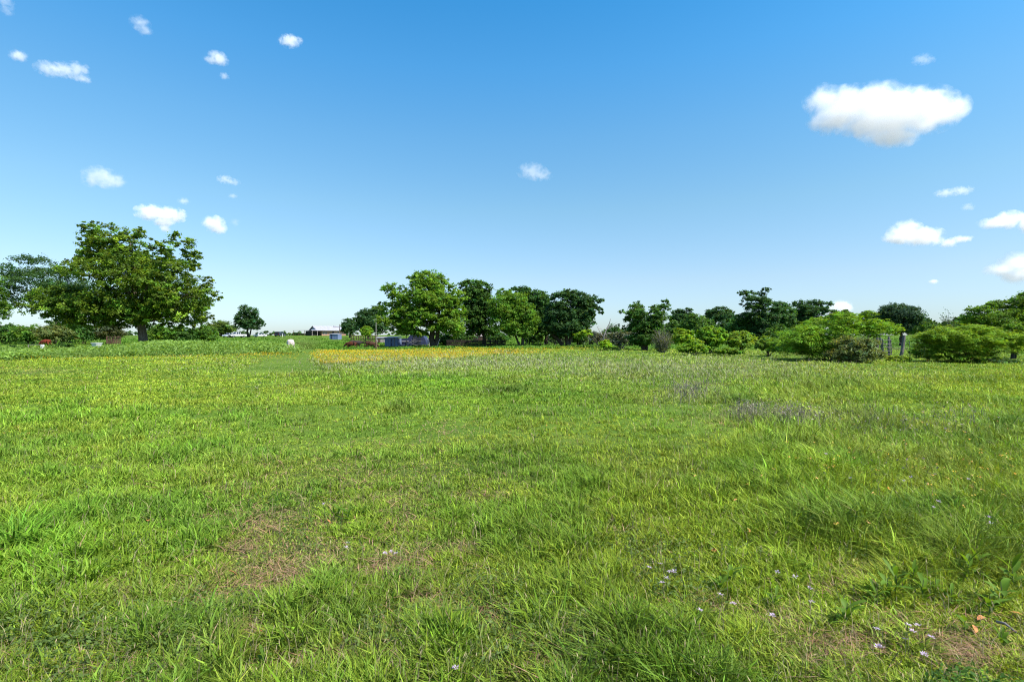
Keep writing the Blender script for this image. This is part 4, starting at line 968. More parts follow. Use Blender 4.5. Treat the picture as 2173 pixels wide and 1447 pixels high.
cloud('faint puff in the top left corner of the sky', [(14, 8, 18, 14), (16, 24, 12, 12)], dens=.4, seed=11)
cloud('ragged little cloud high on the left, second from the top', [(300, 52, 20, 16), (308, 66, 16, 12)], dens=.5, seed=12)
cloud('small bright cloud at the top, nearest the middle of the sky', [(612, 86, 24, 13), (628, 94, 20, 10)], dens=.7, seed=13)
cloud('small triangular cloud between the two topmost left clouds', [(462, 124, 20, 15), (472, 132, 18, 10), (452, 131, 16, 9)], dens=.8, seed=14)
cloud('tiny puff just below the small triangular cloud', [(479, 165, 11, 8)], dens=.5, seed=15, rough=.6)
cloud('small round cloud near the left edge, high up', [(44, 122, 18, 13)], dens=.8, seed=16, rough=.7)
cloud('long flat cloud high on the left with a lower tail', [(102, 146, 28, 16), (140, 150, 36, 15), (168, 148, 24, 13), (180, 170, 18, 11)], dens=.6, seed=17)
cloud('soft rounded cloud above the huge spreading tree', [(215, 376, 34, 22), (240, 386, 34, 18), (196, 384, 24, 14)], dens=.6, seed=18)
cloud('bright flat topped cloud just right of the tallest treetop', [(322, 452, 34, 18), (355, 455, 38, 18), (350, 470, 26, 12), (352, 485, 12, 12)], dens=.9, seed=19)
cloud('round white cloud right of the flat topped cloud', [(456, 476, 24, 19), (462, 484, 18, 14)], dens=.9, seed=20)
cloud('speck of cloud beside the round white cloud', [(499, 472, 11, 10)], dens=.3, seed=21, rough=.6)
cloud('thin small cloud left of centre at mid height', [(482, 383, 18, 10), (498, 388, 14, 7)], dens=.5, seed=22)
cloud('tiny puff above the flat topped cloud', [(390, 427, 13, 8)], dens=.5, seed=23, rough=.6)
cloud('tiny puff under the thin small cloud', [(494, 416, 11, 6)], dens=.4, seed=24, rough=.6)
cloud('single pale cloud alone in the middle of the sky', [(1128, 364, 32, 18), (1148, 372, 26, 14)], dens=.5, seed=25)

# ------------------------------------------------------------------ farmyard buildings, far left of the grove
def make_house():
    D = 250
    g = gpt(673, D, 0); phi = math.radians(44)
    root = empty('farm_house', g, phi, 'low brick farm house with white metal roof on the rise', 'house')
    L, Wd, E, Rg = 15.0, 8.5, 2.75, 4.75
    w = MB(); w.box((L / 2 + 1.2, Wd / 2, E / 2 - .1), (L - 2.4, Wd - .4, E + .2)); w.build('wall', M['brick'], root)
    d = MB(); d.box((-1.2, Wd / 2, E / 2 - .2), (2.4, Wd - 1.0, E - .2)); d.build('porch_shade_block', M['darkinside'], root)  # solid dark box standing in for the shade of the open porch
    gb = MB(); gb.prism([(0, 0), (Wd, 0), (Wd / 2, Rg - E)], 0, .12)
    gb.v = [(y - .0, x, z + E) for (x, y, z) in gb.v]; gb.build('gable', M['gable'], root)
    gb2 = MB(); gb2.prism([(0, 0), (Wd, 0), (Wd / 2, Rg - E)], 0, .12); gb2.v = [(y + L - .2, x, z + E) for (x, y, z) in gb2.v]; gb2.build('gable', M['gable'], root)
    rf = MB(); o = .5; t = .14; k = (Rg - E) / (Wd / 2)
    rf.prism([(-o, -o * k), (Wd / 2, Rg - E), (Wd + o, -o * k), (Wd + o, -o * k + t), (Wd / 2, Rg - E + t), (-o, -o * k + t)], 0, L + .9)
    rf.v = [(y - .45, x, z + E + .06) for (x, y, z) in rf.v]
    ro = rf.build('roof', M['roofmetal'], root)
    rib = MB()
    for i in range(23):
        x = -.3 + i * .68
        rib.tube([(x, -o, E - o * k + t + .07), (x, Wd / 2, Rg + t + .07)], .03, 4)
    rib.build('seam', M['roofmetal'], ro)
    barge = MB(); barge.tube([(-.5, -o, E - o * k + .1), (-.5, Wd / 2, Rg + .1), (-.5, Wd + o, E - o * k + .1)], .13, 4); barge.build('barge_board', M['trim'], ro)
    pr = MB(); pr.prism([(-.95, 2.52), (0.2, 2.76), (0.2, 2.88), (-.95, 2.64)], -3.0, L + 1.6)
    pr.v = [(y, x, z) for (x, y, z) in pr.v]; pr.build('porch_roof', M['roofmetal'], root)
    fa = MB(); fa.box((L / 2 - .7, -.98, 2.56), (L + 4.6, .06, .22)); fa.build('fascia', M['trim'], root)
    for x in (3.4, 4.55, 10.9):
        f = MB(); f.box((x, .16, 1.45), (.75, .12, 1.5)); wo = f.build('window', M['whitepaint'], root)
        gl = MB(); gl.box((x, .08, 1.45), (.60, .06, 1.34)); gl.build('pane', M['glass'], wo)
    for x in (-2.8, -.2, 16):
        p = MB(); p.box((x, -.82, 1.25), (.16, .16, 2.6)); p.build('post', M['whitesheet'], root)
    dr = MB(); dr.box((8.2, .17, 1.05), (1.0, .10, 2.1)); do = dr.build('door', M['darkinside'], root)
    ch = MB(); ch.box((11, Wd * .62, Rg - .1), (.5, .5, 1.0)); ch.build('vent', M['trim'], ro)
make_house()
def make_carport():
    D = 255; g = gpt(641, D)
    root = empty('carport', g, math.radians(18), 'long open carport with a thin flat roof left of the farm house', 'carport')
    r = MB(); r.prism([(-4.2, 2.45), (3.9, 2.62), (3.9, 2.74), (-4.2, 2.57)], -2, 2); r.build('roof', M['trim'], root)
    for x in (-3.9, -1.3, 1.2, 3.6):
        for y in (-1.8, 1.8):
            p = MB(); p.box((x, y, 1.25), (.13, .13, 2.5)); p.build('post', M['brownwood'], root)
    b = MB()
    for k in range(4): b.box((0, 2.1, .35 + k * .22), (7.8, .05, .15))
    b.build('rail_board', M['brownwood'], root)
make_carport()
def shed(name, label, px0, px1, D, h, wallm, roofm, depth=2.0, rz=0, door=None, lift=0, over=.15, pitch=.15, legs=False, cat='shed'):
    g = gpt((px0 + px1) / 2, D); w = (px1 - px0) * D / F
    root = empty(name, g, rz, label, cat)
    b = MB(); b.box((0, 0, lift + h / 2 - (.05 if not legs else 0)), (w, depth, h + .1 * (not legs))); b.build('wall', wallm, root)
    r = MB(); r.prism([(-depth / 2 - over, -pitch * .4), (depth / 2 + over, pitch), (depth / 2 + over, pitch + .06), (-depth / 2 - over, -pitch * .4 + .06)], -w / 2 - over, w / 2 + over)
    r.v = [(y, x, z + lift + h + .07) for (x, y, z) in r.v]; r.build('roof', roofm, root)
    seam = MB(); n = max(4, int(w / .3))
    for i in range(n + 1): seam.box((-w / 2 + w * i / n, -depth / 2 - .012, lift + h / 2), (.03, .03, h * .98))
    seam.build('seam', wallm, root)
    if door:
        d = MB(); d.box((door[0] * w, -depth / 2 - .03, lift + h * .46), (door[1], .05, h * .9)); do = d.build('door', door[2], root)
        hd = MB(); hd.box((door[0] * w + door[1] * .35, -depth / 2 - .07, lift + h * .48), (.04, .04, .16)); hd.build('handle', M['galv'], do)
    if legs:
        for x in (-.45, .45):
            for y in (-.4, .4):
                p = MB(); p.box((x * w, y * depth, lift / 2), (.1, .1, lift)); p.build('leg', M['darkinside'], root)
    return root
shed('garden_shed', 'small light blue shed standing alone below the farm house', 702.5, 722, 165, 1.72, M['bluelight'], M['roofmetal'], 2.2, math.radians(-14), door=(-.25, .5, M['bluedark']))
shed('poultry_coop', 'small pinkish white coop on legs beside the light blue shed doors', 801, 819, 112, .95, M['whitesheet'], M['trim'], 1.4, 0, door=(-.2, .5, M['rust']), lift=.45, legs=True, cat='coop')
shed('tool_shed', 'light blue sheet metal shed under the left of the grove', 821, 848, 95, 1.55, M['bluelight'], M['bluedark'], 2.4, math.radians(-6), door=(.02, .16, M['bluedark']))
def make_hoop():
    D = 98; g = gpt(878, D); s = D / F
    root = empty('hoop_shed', g, 0, 'navy blue round topped shed under the tallest grove tree', 'shed')
    R = 1.9
    prof = [(R * math.cos(a) + .75, .5 + R * math.sin(a)) for a in np.linspace(0, math.pi, 17)]
    prof = [(R + .75, -.05)] + prof + [(-R + .75, -.05)]
    m = MB(); m.prism(prof, -1.6, 2.4); m.build('shell', M['bluedark'], root)
    m = MB(); m.box((-1.85, -.3, .72), (1.6, 2.4, 1.5)); lw = m.build('side_wall', M['bluedark'], root)
    m = MB(); m.box((-1.6, -1.66, .92), (2.0, .05, .09)); m.build('trim_strip', M['whitepaint'], root)
    m = MB(); m.box((.9, -1.64, .85), (1.5, .06, 1.7)); dd = m.build('door', M['cardark'], root)
    m = MB(); m.box((.3, -1.7, .9), (.04, .05, .2)); m.build('handle', M['galv'], dd)
make_hoop()
shed('low_barn', 'low brown barn with a pinkish roof seen between the grove trunks', 958, 1042, 140, 1.5, M['rust'], M['whitesheet'], 5, 0, door=(.1, 2.2, M['darkinside']), pitch=.55, cat='barn')

def rail_fence(name, label, D, x0, x1, h, nposts, rails, postm, railm, pw=.12, rh=.12, tilt=.03, seed=1, D1=None, cat='fence', board=False):
    r = np.random.default_rng(seed); D1 = D1 or D
    a, b = gpt(x0, D), gpt(x1, D1)
    root = empty(name, a.lerp(b, .5), 0, label, cat)
    o = a.lerp(b, .5)
    for i in range(nposts):
        t = i / (nposts - 1)
        p = gpt(x0 + (x1 - x0) * t, D + (D1 - D) * t) - o
        m = MB(); m.tube([p + Vector((0, 0, -.2)), p + Vector((r.normal(0, tilt), r.normal(0, tilt), h * r.uniform(.95, 1.1)))], [pw / 2, pw / 2 * .9], 7); m.build('post', postm, root)
    for k in range(rails):
        m = MB(); z = h * (.22 + .7 * k / max(1, rails - 1)); P = []
        for i in range(nposts):
            t = i / (nposts - 1)
            q = gpt(x0 + (x1 - x0) * t, D + (D1 - D) * t) - o; P.append(q + Vector((0, -pw * .5 - rh * .25, z + r.normal(0, .015))))
        m.tube(P, rh / 2, 5); m.build('rail', railm, root)
    return root
rail_fence('corral_fence', 'brown wooden corral fence between the light blue shed and the cows', 135, 746, 801, 1.75, 12, 3, M['brownwood'], M['brownwood'], .2, .16, seed=2)
rail_fence('picket_panel', 'tall brown picket panel in the hedgerow left of the thick trunk', 100, 226, 256, 1.75, 17, 2, M['rust'], M['rust'], .12, .08, seed=3)  # darker wood colour stands in for the shade on the panel
rail_fence('cattle_pen', 'dark shaded board pen under the middle of the grove', 95, 948, 1072, 1.15, 9, 4, M['darkinside'], M['darkinside'], .16, .24, seed=4)
rail_fence('pipe_corral', 'thin rail fence with pale posts behind the grove trunks', 103, 1118, 1252, 1.25, 12, 3, M['deadwood'], M['darkinside'], .11, .07, seed=5)

# wooden gate on the right
def lean_post(name, label, D, x_top, y_top, x_bot, y_bot, w, mat, seed, cat='post'):
    r = np.random.default_rng(seed); s = D / F
    g = gpt(x_bot, D)
    a = pt(x_bot, y_bot, D) - g; a.z = -.3; b = pt(x_top, y_top, D) - g
    root = bpy.data.objects.new(name, None)
    m = MB(); n = 7; P = []
    for i in range(n):
        t = i / (n - 1); P.append(a.lerp(b, t) + Vector((r.normal(0, .018), r.normal(0, .018), 0)))
    m.tube(P, [w * s / 2 * q for q in (1.12, 1.05, 1.0, .98, .96, .95, .8)], 9)
    o = m.build(name, mat, None, smooth_sh=False)
    o.location = g
    bpy.data.objects.remove(root)
    return tag(o, label, cat)
GD = 46
lean_post('gate_post', 'thick grey post leaning right beside the wooden gate', GD, 1919, 712, 1911, 760, 6.2, M['greywood'], 160)
lean_post('gate_post', 'dark pointed post standing behind the narrow wooden gate', GD + .6, 1886, 714, 1887, 756, 5.0, M['greywood'], 161)
lean_post('gate_post', 'crooked grey post on the left of the narrow wooden gate', GD, 1868, 716, 1875, 754, 4.2, M['greywood'], 162)
lean_post('gate_post', 'short broad stump of a post half inside the feathery bush', GD + .4, 1861, 716, 1861, 752, 6.4, M['greywood'], 163)
def make_gate():
    s = GD / F; y0 = GD - .25
    g = gpt(1882, y0)
    root = empty('wooden_gate', g, 0, 'narrow weathered wooden gate with a diagonal brace between the grey posts', 'gate')
    q = lambda x, y: pt(x, y, y0) - g
    def bar(nm, a, b, w, dy=0):
        m = MB(); A, B_ = q(*a), q(*b); A.y += dy; B_.y += dy; m.tube([A, B_], w * s / 2, 4); return m.build(nm, M['greywood'], root)
    bar('stile', (1872.5, 719), (1875.5, 754), 2.4); bar('stile', (1890, 720), (1892, 754), 2.2)
    for ya, yb in ((722, 722), (730, 730), (737, 737), (744.5, 744.5), (751.5, 751.5)): bar('rail', (1873, ya), (1891, yb), 1.3, -.05)
    bar('brace', (1874, 724), (1889, 742), 1.2, .06)
make_gate()
def wire_fence():
    D = 48.5; r = np.random.default_rng(9)
    o = gpt(1940, D); root = empty('wire_fence', o, 0, 'slack wire fence with thin stakes running right from the leaning post', 'fence')
    for x in (1931, 1962, 1996, 2036):
        p = gpt(x, D) - o; m = MB(); m.tube([p + Vector((0, 0, -.2)), p + Vector((r.normal(0, .04), 0, 1.35))], .025, 5); m.build('post', M['greywood'], root)
    for z in (.45, .8, 1.15):
        m = MB(); m.tube([gpt(x, D) - o + Vector((0, -.035, z + r.normal(0, .02))) for x in (1892, 1916, 1931, 1962, 1996, 2036)], .007, 4); m.build('wire', M['greywood'], root)
    m = MB(); m.tube([gpt(x, D + .3) - o + Vector((0, .2, .62)) for x in (1895, 1960)], .035, 5); m.build('rail', M['greywood'], root)
wire_fence()
# single posts and poles
lean_post('fence_post', 'stout dark stub post beside the dull brown cow', 76, 798, 722, 798.5, 742, 4.0, M['brownwood'], 164)
lean_post('fence_post', 'thin grey post in front of the light blue shed doors', 88, 837, 716, 837, 738, 1.8, M['greywood'], 165)
lean_post('pole', 'tall slim pale pole in front of the navy hoop shed', 90, 861.5, 702, 862.5, 738, 1.7, M['deadwood'], 166, 'pole')
lean_post('prop_pole', 'pale prop leaning left against the foot of the tallest grove tree', 85, 907, 718, 914, 738, 1.9, M['deadwood'], 167, 'pole')
lean_post('prop_pole', 'pale prop leaning right at the foot of the tallest grove tree', 85, 934, 718, 925, 738, 1.9, M['deadwood'], 168, 'pole')
lean_post('white_post', 'short white post beside the dark van on the rise', 214, 599.3, 708.5, 599.5, 714, 1.4, M['whitepaint'], 169)
def utility_pole():
    D = 236; g = gpt(720.5, D)
    root = empty('utility_pole', g, 0, 'short wooden pole with a crossarm in front of the farm house', 'pole')
    m = MB(); m.tube([(0, 0, -.3), (0, 0, 5.4)], [.17, .12], 8); m.build('pole', M['brownwood'], root)
    m = MB(); m.box((-.9, -.16, 4.25), (4.2, .12, .16)); m.build('crossarm', M['brownwood'], root)
    for x in (-2.8, -1.6, .8): m = MB(); m.tube([(x, -.16, 4.34), (x, -.16, 4.55)], [.09, .05], 6); m.build('insulator', M['trim'], root)
    m = MB(); m.tube([(.15, -.1, 4.0), (.15, -.1, 4.7)], [.2, .2], 8); m.build('transformer', M['trim'], root)
utility_pole()
def tall_pole():
    D = 150; g = gpt(798, D)
    root = empty('utility_pole', g, 0, 'pale slender pole with a fitting against the dense dark tree', 'pole')
    m = MB(); m.tube([(0, 0, -.3), (0, 0, pt(798, 676, D).z - g.z)], [.13, .10], 8); m.build('pole', M['deadwood'], root)
    m = MB(); m.box((-.25, -.15, pt(798, 679, D).z - g.z), (.7, .25, .5)); m.build('fitting', M['whitepaint'], root)
tall_pole()

# trough and rail in the weeds on the left
def make_trough():
    D = 66; g = gpt(205.5, D)
    root = empty('water_trough', g, math.radians(-28), 'white tub shaped water trough in the tall weeds left of the thick trunk', 'trough')
    L, W_, H, z0 = 1.5, .75, .62, .42
    rings = []
    def ring(l, w, z): return [(sx * l / 2, sy * w / 2, z) for sx, sy in ((-1, -.6), (-.85, -1), (.85, -1), (1, -.6), (1, .6), (.85, 1), (-.85, 1), (-1, .6))]
    m = MB(); R = [ring(L * .66, W_ * .6, z0), ring(L * .8, W_ * .78, z0 + .15), ring(L, W_, z0 + H), ring(L * .9, W_ * .84, z0 + H), ring(L * .72, W_ * .6, z0 + .15)]
    vs = sum(R, []); fs = []
    for i in range(4):
        for k in range(8): fs.append((i * 8 + k, i * 8 + (k + 1) % 8, (i + 1) * 8 + (k + 1) % 8, (i + 1) * 8 + k))
    fs += [tuple(range(7, -1, -1)), tuple(range(32, 40))]
    m.add(vs, fs); m.build('tub', M['whitepaint'], root)
    m = MB(); m.tube([Vector(p) for p in ring(L * 1.02, W_ * 1.02, z0 + H) + [ring(L * 1.02, W_ * 1.02, z0 + H)[0]]], .035, 6); m.build('rim', M['whitepaint'], root)
    for x in (-.4, .4):
        for y in (-.16, .16): m = MB(); m.tube([(x, y, -.1), (x, y, z0 + .05)], .04, 6); m.build('leg', M['whitepaint'], root)
make_trough()
def white_rail():
    D = 65; o = gpt(76, D)
    root = empty('white_rail', o, 0, 'low white rail ending in a white box post, far left in the weeds', 'rail')
    q = lambda x, y: pt(x, y, D) - o
    m = MB(); a, b = q(60, 731.5), q(88, 731.5); m.tube([a, b], .035, 6); m.build('rail', M['deadwood'], root)
    m = MB(); c = q(90, 731); m.box((c.x, .0, c.z / 2), (.30, .26, c.z)); m.build('post', M['whitepaint'], root, bevel=.02)
    m = MB(); m.box((a.x, 0, a.z / 2), (.06, .06, a.z)); m.build('post', M['deadwood'], root)
white_rail()

# ------------------------------------------------------------------ vehicles on the rise
def make_car(name, label, cat, px, D, rz, paint, style):
    g = gpt(px, D); root = empty(name, g, math.radians(rz), label, cat)
    if style == 'pickup': L, W_, hb, z0, roof, cab, rear = 5.6, 1.98, 1.12, .45, 1.86, (-.75, 1.15), True
    elif style == 'van': L, W_, hb, z0, roof, cab, rear = 4.8, 1.95, 1.08, .38, 1.85, (-2.25, 1.3), False
    else: L, W_, hb, z0, roof, cab, rear = 4.5, 1.78, .92, .30, 1.45, (-1.55, .95), False
    h = L / 2
    prof = [(-h, z0 + .1), (-h + .08, hb - .05), (-h + .25, hb), (h - 1.25 if style != 'van' else h - .9, hb), (h - .2, hb - .14), (h, hb - .35), (h, z0 + .08), (h - .15, z0), (-h + .15, z0)]
    m = MB(); m.prism(prof, -W_ / 2, W_ / 2); body = m.build('body', paint, root, bevel=.05)
    c0, c1 = cab; sl = .55 if style == 'car' else .35; sr = .5 if style == 'car' else .12
    def loft(x0, x1, x0t, x1t, za, zb, wa, wb, nm, mat, par, bev=.03):
        m = MB(); vs = [(x0, -wa / 2, za), (x1, -wa / 2, za), (x1, wa / 2, za), (x0, wa / 2, za), (x0t, -wb / 2, zb), (x1t, -wb / 2, zb), (x1t, wb / 2, zb), (x0t, wb / 2, zb)]
        m.add(vs, [(0, 3, 2, 1), (4, 5, 6, 7), (0, 1, 5, 4), (1, 2, 6, 5), (2, 3, 7, 6), (3, 0, 4, 7)]); return m.build(nm, mat, par, bevel=bev)
    wt = W_ * .82
    loft(c0, c1, c0 + sr, c1 - sl, hb - .04, roof, W_ * .94, wt, 'cabin', paint, root, .06)
    def panel(nm, quad, par=root, mat=M['glass']):
        m = MB(); q = [Vector(p) for p in quad]; nrm = (q[1] - q[0]).cross(q[3] - q[0]).normalized() * .015
        m.add([p + nrm for p in q] + [p - nrm for p in q], [(0, 1, 2, 3), (7, 6, 5, 4), (0, 4, 5, 1), (1, 5, 6, 2), (2, 6, 7, 3), (3, 7, 4, 0)]); return m.build(nm, mat, par)
    za, zb = hb + .03, roof - .07; ta, tb = (za - hb + .04) / (roof - hb + .04), (zb - hb + .04) / (roof - hb + .04)
    wa = lambda t: (W_ * .94 + (wt - W_ * .94) * t) / 2
    fx = lambda t: c1 - sl * t + .012; bx = lambda t: c0 + sr * t - .012
    panel('windscreen', [(fx(ta), -wa(ta) * .9, za), (fx(ta), wa(ta) * .9, za), (fx(tb), wa(tb) * .88, zb), (fx(tb), -wa(tb) * .88, zb)])
    panel('rear_window', [(bx(ta), -wa(ta) * .88, za), (bx(ta), wa(ta) * .88, za), (bx(tb), wa(tb) * .85, zb), (bx(tb), -wa(tb) * .85, zb)])
    for sg in (-1, 1):
        mid = (c0 + c1) / 2 - .1
        for xa, xb, xta, xtb in ((c0 + .18 + sr * ta, mid - .05, c0 + .12 + sr * tb, mid - .05), (mid + .05, c1 - sl * ta - .2, mid + .05, c1 - sl * tb - .15)):
            if xb - xa > .25: panel('side_window', [(xa, sg * (wa(ta) + .012), za), (xb, sg * (wa(ta) + .012), za), (xtb, sg * (wa(tb) + .012), zb), (xta, sg * (wa(tb) + .012), zb)])
        m = MB(); m.box((h - .02, sg * W_ * .36, hb - .3), (.1, .36, .18)); m.build('headlight', M['lamp'], root, bevel=.02)
        m = MB(); m.box((-h + .03, sg * W_ * .42, hb - .22), (.09, .2, .26)); m.build('tail_light', M['redlamp'], root, bevel=.02)
        m = MB(); m.box((c1 - .1, sg * (W_ / 2 + .09), hb + .08), (.12, .2, .14)); m.build('mirror', paint, root, bevel=.03)
        for xw in (h - .95, -h + 1.0):
            R = .39 if style == 'pickup' else .33
            m = MB(); m.tube([(xw, sg * (W_ / 2 - .2), R), (xw, sg * (W_ / 2 - .18), R), (xw, sg * (W_ / 2 + .0), R), (xw, sg * (W_ / 2 + .02), R)], [R * .9, R, R, R * .9], 20); wh = m.build('wheel', M['tyre'], root)
            m = MB(); m.tube([(xw, sg * (W_ / 2 + .0), R), (xw, sg * (W_ / 2 + .035), R)], [R * .62, R * .55], 14); m.build('rim', M['rim'], wh)
    m = MB(); m.box((h - .01, 0, hb - .34), (.08, W_ * .44, .26)); m.build('grille', M['grille'], root, bevel=.02)
    m = MB(); m.box((h + .02, 0, z0 + .16), (.12, W_ * .94, .2)); m.build('bumper', M['grille'] if style == 'pickup' else paint, root, bevel=.03)
    if style == 'pickup':
        m = MB(); m.box((-h + 1.0, 0, hb + .012), (1.75, W_ * .82, .02)); m.build('bed_liner', M['grille'], root)
    root.scale = (1.12,) * 3
    return root
make_car('pickup_truck', 'white pickup truck parked under the lone dark forked tree', 'truck', 504, 200, 236, M['carwhite'], 'pickup')
make_car('parked_car', 'pale silver car half hidden left of the white pickup', 'car', 485, 203, 262, M['carsilver'], 'car')
make_car('parked_car', 'white car on the rise right of the lone dark forked tree', 'car', 552, 210, 214, M['carwhite'], 'car')
make_car('parked_van', 'dark van far off on the rise left of the carport', 'van', 594.5, 217, 84, M['cardark'], 'van')

# ------------------------------------------------------------------ cattle
def make_cow(name, label, px, D, rz, hide, scale=1.0, seed=1, graze=1.0):
    r = np.random.default_rng(seed)
    root = empty(name, gpt(px, D), math.radians(rz), label, 'cow')
    V, E, R = [], [], []
    def v(p, rad, par=None):
        V.append(p); R.append(rad if hasattr(rad, '__len__') else (rad, rad))
        if par is not None: E.append((par, len(V) - 1))
        return len(V) - 1
    pel = v((-.62, 0, 1.02), (.30, .30)); rump = v((-.86, 0, 1.04), (.22, .24), pel)
    belly = v((-.15, 0, .93), (.36, .38), pel); rib = v((.25, 0, .95), (.35, .38), belly); ch = v((.58, 0, .98), (.27, .34), rib)
    n1 = v((.86, 0, 1.04 - .12 * graze), (.17, .23), ch); n2 = v((1.10, 0, 1.15 - .45 * graze), (.14, .18), n1)
    poll = v((1.24, 0, 1.22 - .68 * graze), (.125, .14), n2); mz = v((1.36, 0, 1.10 - .80 * graze), (.09, .10), poll); nose = v((1.42, 0, 1.0 - .86 * graze), (.075, .075), mz)
    t1 = v((-1.02, 0, 1.14), .05, rump); t2 = v((-1.10, 0, .80), .028, t1); t3 = v((-1.08, 0, .46), .045, t2)
    for sg in (-1, 1):
        k = r.normal(0, .07)
        a = v((.56, sg * .17, .72), (.14, .12), ch); b = v((.57 + k, sg * .19, .42), .070, a); c = v((.57 + k, sg * .19, .10), .05, b); v((.61 + k, sg * .19, .02), .062, c)
        k = r.normal(0, .07)
        a = v((-.66, sg * .17, .78), (.19, .14), pel); st = v((-.58, sg * .20, .62), .13, a); b = v((-.84 + k, sg * .20, .44), .068, st); c = v((-.78 + k, sg * .20, .11), .05, b); v((-.74 + k, sg * .20, .02), .062, c)
        e = v((1.16, sg * .17, 1.24 - .62 * graze), .04, poll); v((1.12, sg * .27, 1.20 - .60 * graze), .05, e)
    v((-.40, 0, .60), (.12, .10), belly)
    me = bpy.data.meshes.new('body'); me.from_pydata(V, E, [])
    o = bpy.data.objects.new('body', me); COL.objects.link(o)
    sk = o.modifiers.new('s', 'SKIN'); sk.use_smooth_shade = True
    for i, d in enumerate(me.skin_vertices[0].data): d.radius = R[i]; d.use_root = (i == 0)
    sb = o.modifiers.new('u', 'SUBSURF'); sb.levels = 2; sb.render_levels = 2
    dg = bpy.context.evaluated_depsgraph_get()
    m2 = bpy.data.meshes.new_from_object(o.evaluated_get(dg)); o.modifiers.clear(); o.data = m2
    m2.materials.clear(); m2.materials.append(hide); o.parent = root
    root.scale = (scale,) * 3
    return root
make_cow('cow', 'brown and rust coloured cow grazing left of the yellow flowers', 746, 77, 176, M['cowbrown'], .88, 1)
make_cow('cow', 'black cow standing half hidden behind the rust coloured cow', 755, 80, 15, M['cowblack'], .95, 2, .35)
make_cow('cow', 'dull brown cow grazing beside the dark stub post', 787, 78, 8, M['cowdull'], .86, 3)
make_cow('cow', 'creamy white cow seen from behind beside the mown path', 617, 61, 104, M['cowwhite'], 1.16, 4)
make_cow('cow', 'small red cow far left in front of the hedgerow', 97, 97, 175, M['cowred'], 1.0, 5)

# ------------------------------------------------------------------ foreground plants
def wildflowers():
    r = np.random.default_rng(31)
    spots = [(730, 1160), (815, 1170), (830, 1168), (845, 1171), (738, 1150), (697, 1069), (1370, 1201), (1397, 1196), (1411, 1226), (1421, 1211), (1440, 1206), (1408, 1237), (1528, 1262), (1726, 1277), (1641, 1302), (1471, 1291),
             (1864, 1336), (1921, 1324), (1935, 1336), (1955, 1328), (1930, 1361), (1972, 1352), (1878, 1380), (1964, 1384), (1882, 1372), (968, 1416), (2066, 1020), (1925, 1022), (1941, 1014), (1812, 1015), (2117, 1102), (2108, 1108), (1690, 1218), (1720, 1246), (1655, 1208), (1990, 1060), (1985, 1078), (1558, 1280)]
    first = None
    for i, (x, y) in enumerate(spots):
        hgt = r.uniform(.07, .13) + (.12 if y < 1110 else 0)
        D = F * (EYE - hgt) / (y - HY)
        g = gpt(x, D)
        if i % 6 == 0:
            root = empty('wildflower', g, 0, 'small pale purple wildflower blooming low among the foreground grass', 'wildflower', 'purple wildflowers in the foreground grass')
            m = MB(); m.tube(limb_path((0, 0, 0), (r.normal(0, .02), r.normal(0, .02), .15), 0, r, 4), .0018, 4); m.build('stem', M['stem'], root)
            C, A, B_ = [], [], []
            for k in range(11):
                a = k * 2.4 + r.normal(0, .2); t = .35 if k < 6 else .9
                d = np.array([math.cos(a), math.sin(a), t + r.normal(0, .15)]); d /= np.linalg.norm(d)
                C.append(np.array([0, 0, .15]) + d * .011); A.append(d); s_ = np.cross(d, [0, 0, 1]); B_.append(s_ / np.linalg.norm(s_))
            n = len(C); cl = np.array([.48, .37, .47])[None] * r.uniform(.8, 1.2, (n, 1)) * (1 + r.normal(0, .05, (n, 3)))
            V, L, S, C2 = cards(np.array(C), np.array(A), np.array(B_), r.uniform(.013, .021, n), np.full(n, .006), np.clip(cl, .02, .9))
            link('bloom', np_mesh('bloom', V, L, S, C2), M['petal'], root)
            first = root
        else:
            root = copy_tree(first); root.location = g
        root.rotation_euler = (r.normal(0, .15), r.normal(0, .15), r.uniform(0, 6.28)); k = hgt / .15 * 1.0; root.scale = (1.15, 1.15, k)
M['stem'] = surf('plant_stem', (.09, .16, .03), (.12, .11, .05), .8, .2, 30)
M['deadleaf'] = surf('dead_leaf', (.50, .22, .07), (.36, .13, .05), .7, .2, 40)
wildflowers()
def leaf_mesh(mb, base, az, L, w, rise, curl, r):
    """one broad lance shaped leaf, folded along its midrib"""
    n = 6; d = Vector((math.cos(az), math.sin(az), 0)); sd = Vector((-math.sin(az), math.cos(az), 0)); vs = []
    for i in range(n + 1):
        t = i / n
        c = Vector(base) + d * L * (t * math.cos(rise) + .0) + Vector((0, 0, 1)) * L * (math.sin(rise) * t - curl * t * t)
        ww = w * math.sin(math.pi * min(1, t * .86 + .1)) ** .8 * (.15 if t == 0 else 1) * (0.05 if t == 1 else 1)
        vs += [c - sd * ww / 2 + Vector((0, 0, ww * .18)), c, c + sd * ww / 2 + Vector((0, 0, ww * .18))]
    fs = []
    for i in range(n):
        for k in range(2): a = i * 3 + k; fs.append((a, a + 1, a + 4, a + 3))
    mb.add(vs, fs)
def colour_leaf(name, mb, parent, base, r):
    me = bpy.data.meshes.new(name); me.from_pydata(mb.v, [], mb.f)
    a = me.color_attributes.new('Col', 'FLOAT_COLOR', 'POINT'); n = len(mb.v)
    c = np.ones((n, 4), np.float32); c[:, :3] = np.clip(np.array(base)[None] * np.repeat(r.uniform(.75, 1.25, (n // 21 + 1, 1)), 21, 0)[:n], .01, .8); a.data.foreach_set('color', c.ravel())
    me.polygons.foreach_set('use_smooth', np.ones(len(me.polygons), bool))
    return link(name, me, M['leaf'], parent)
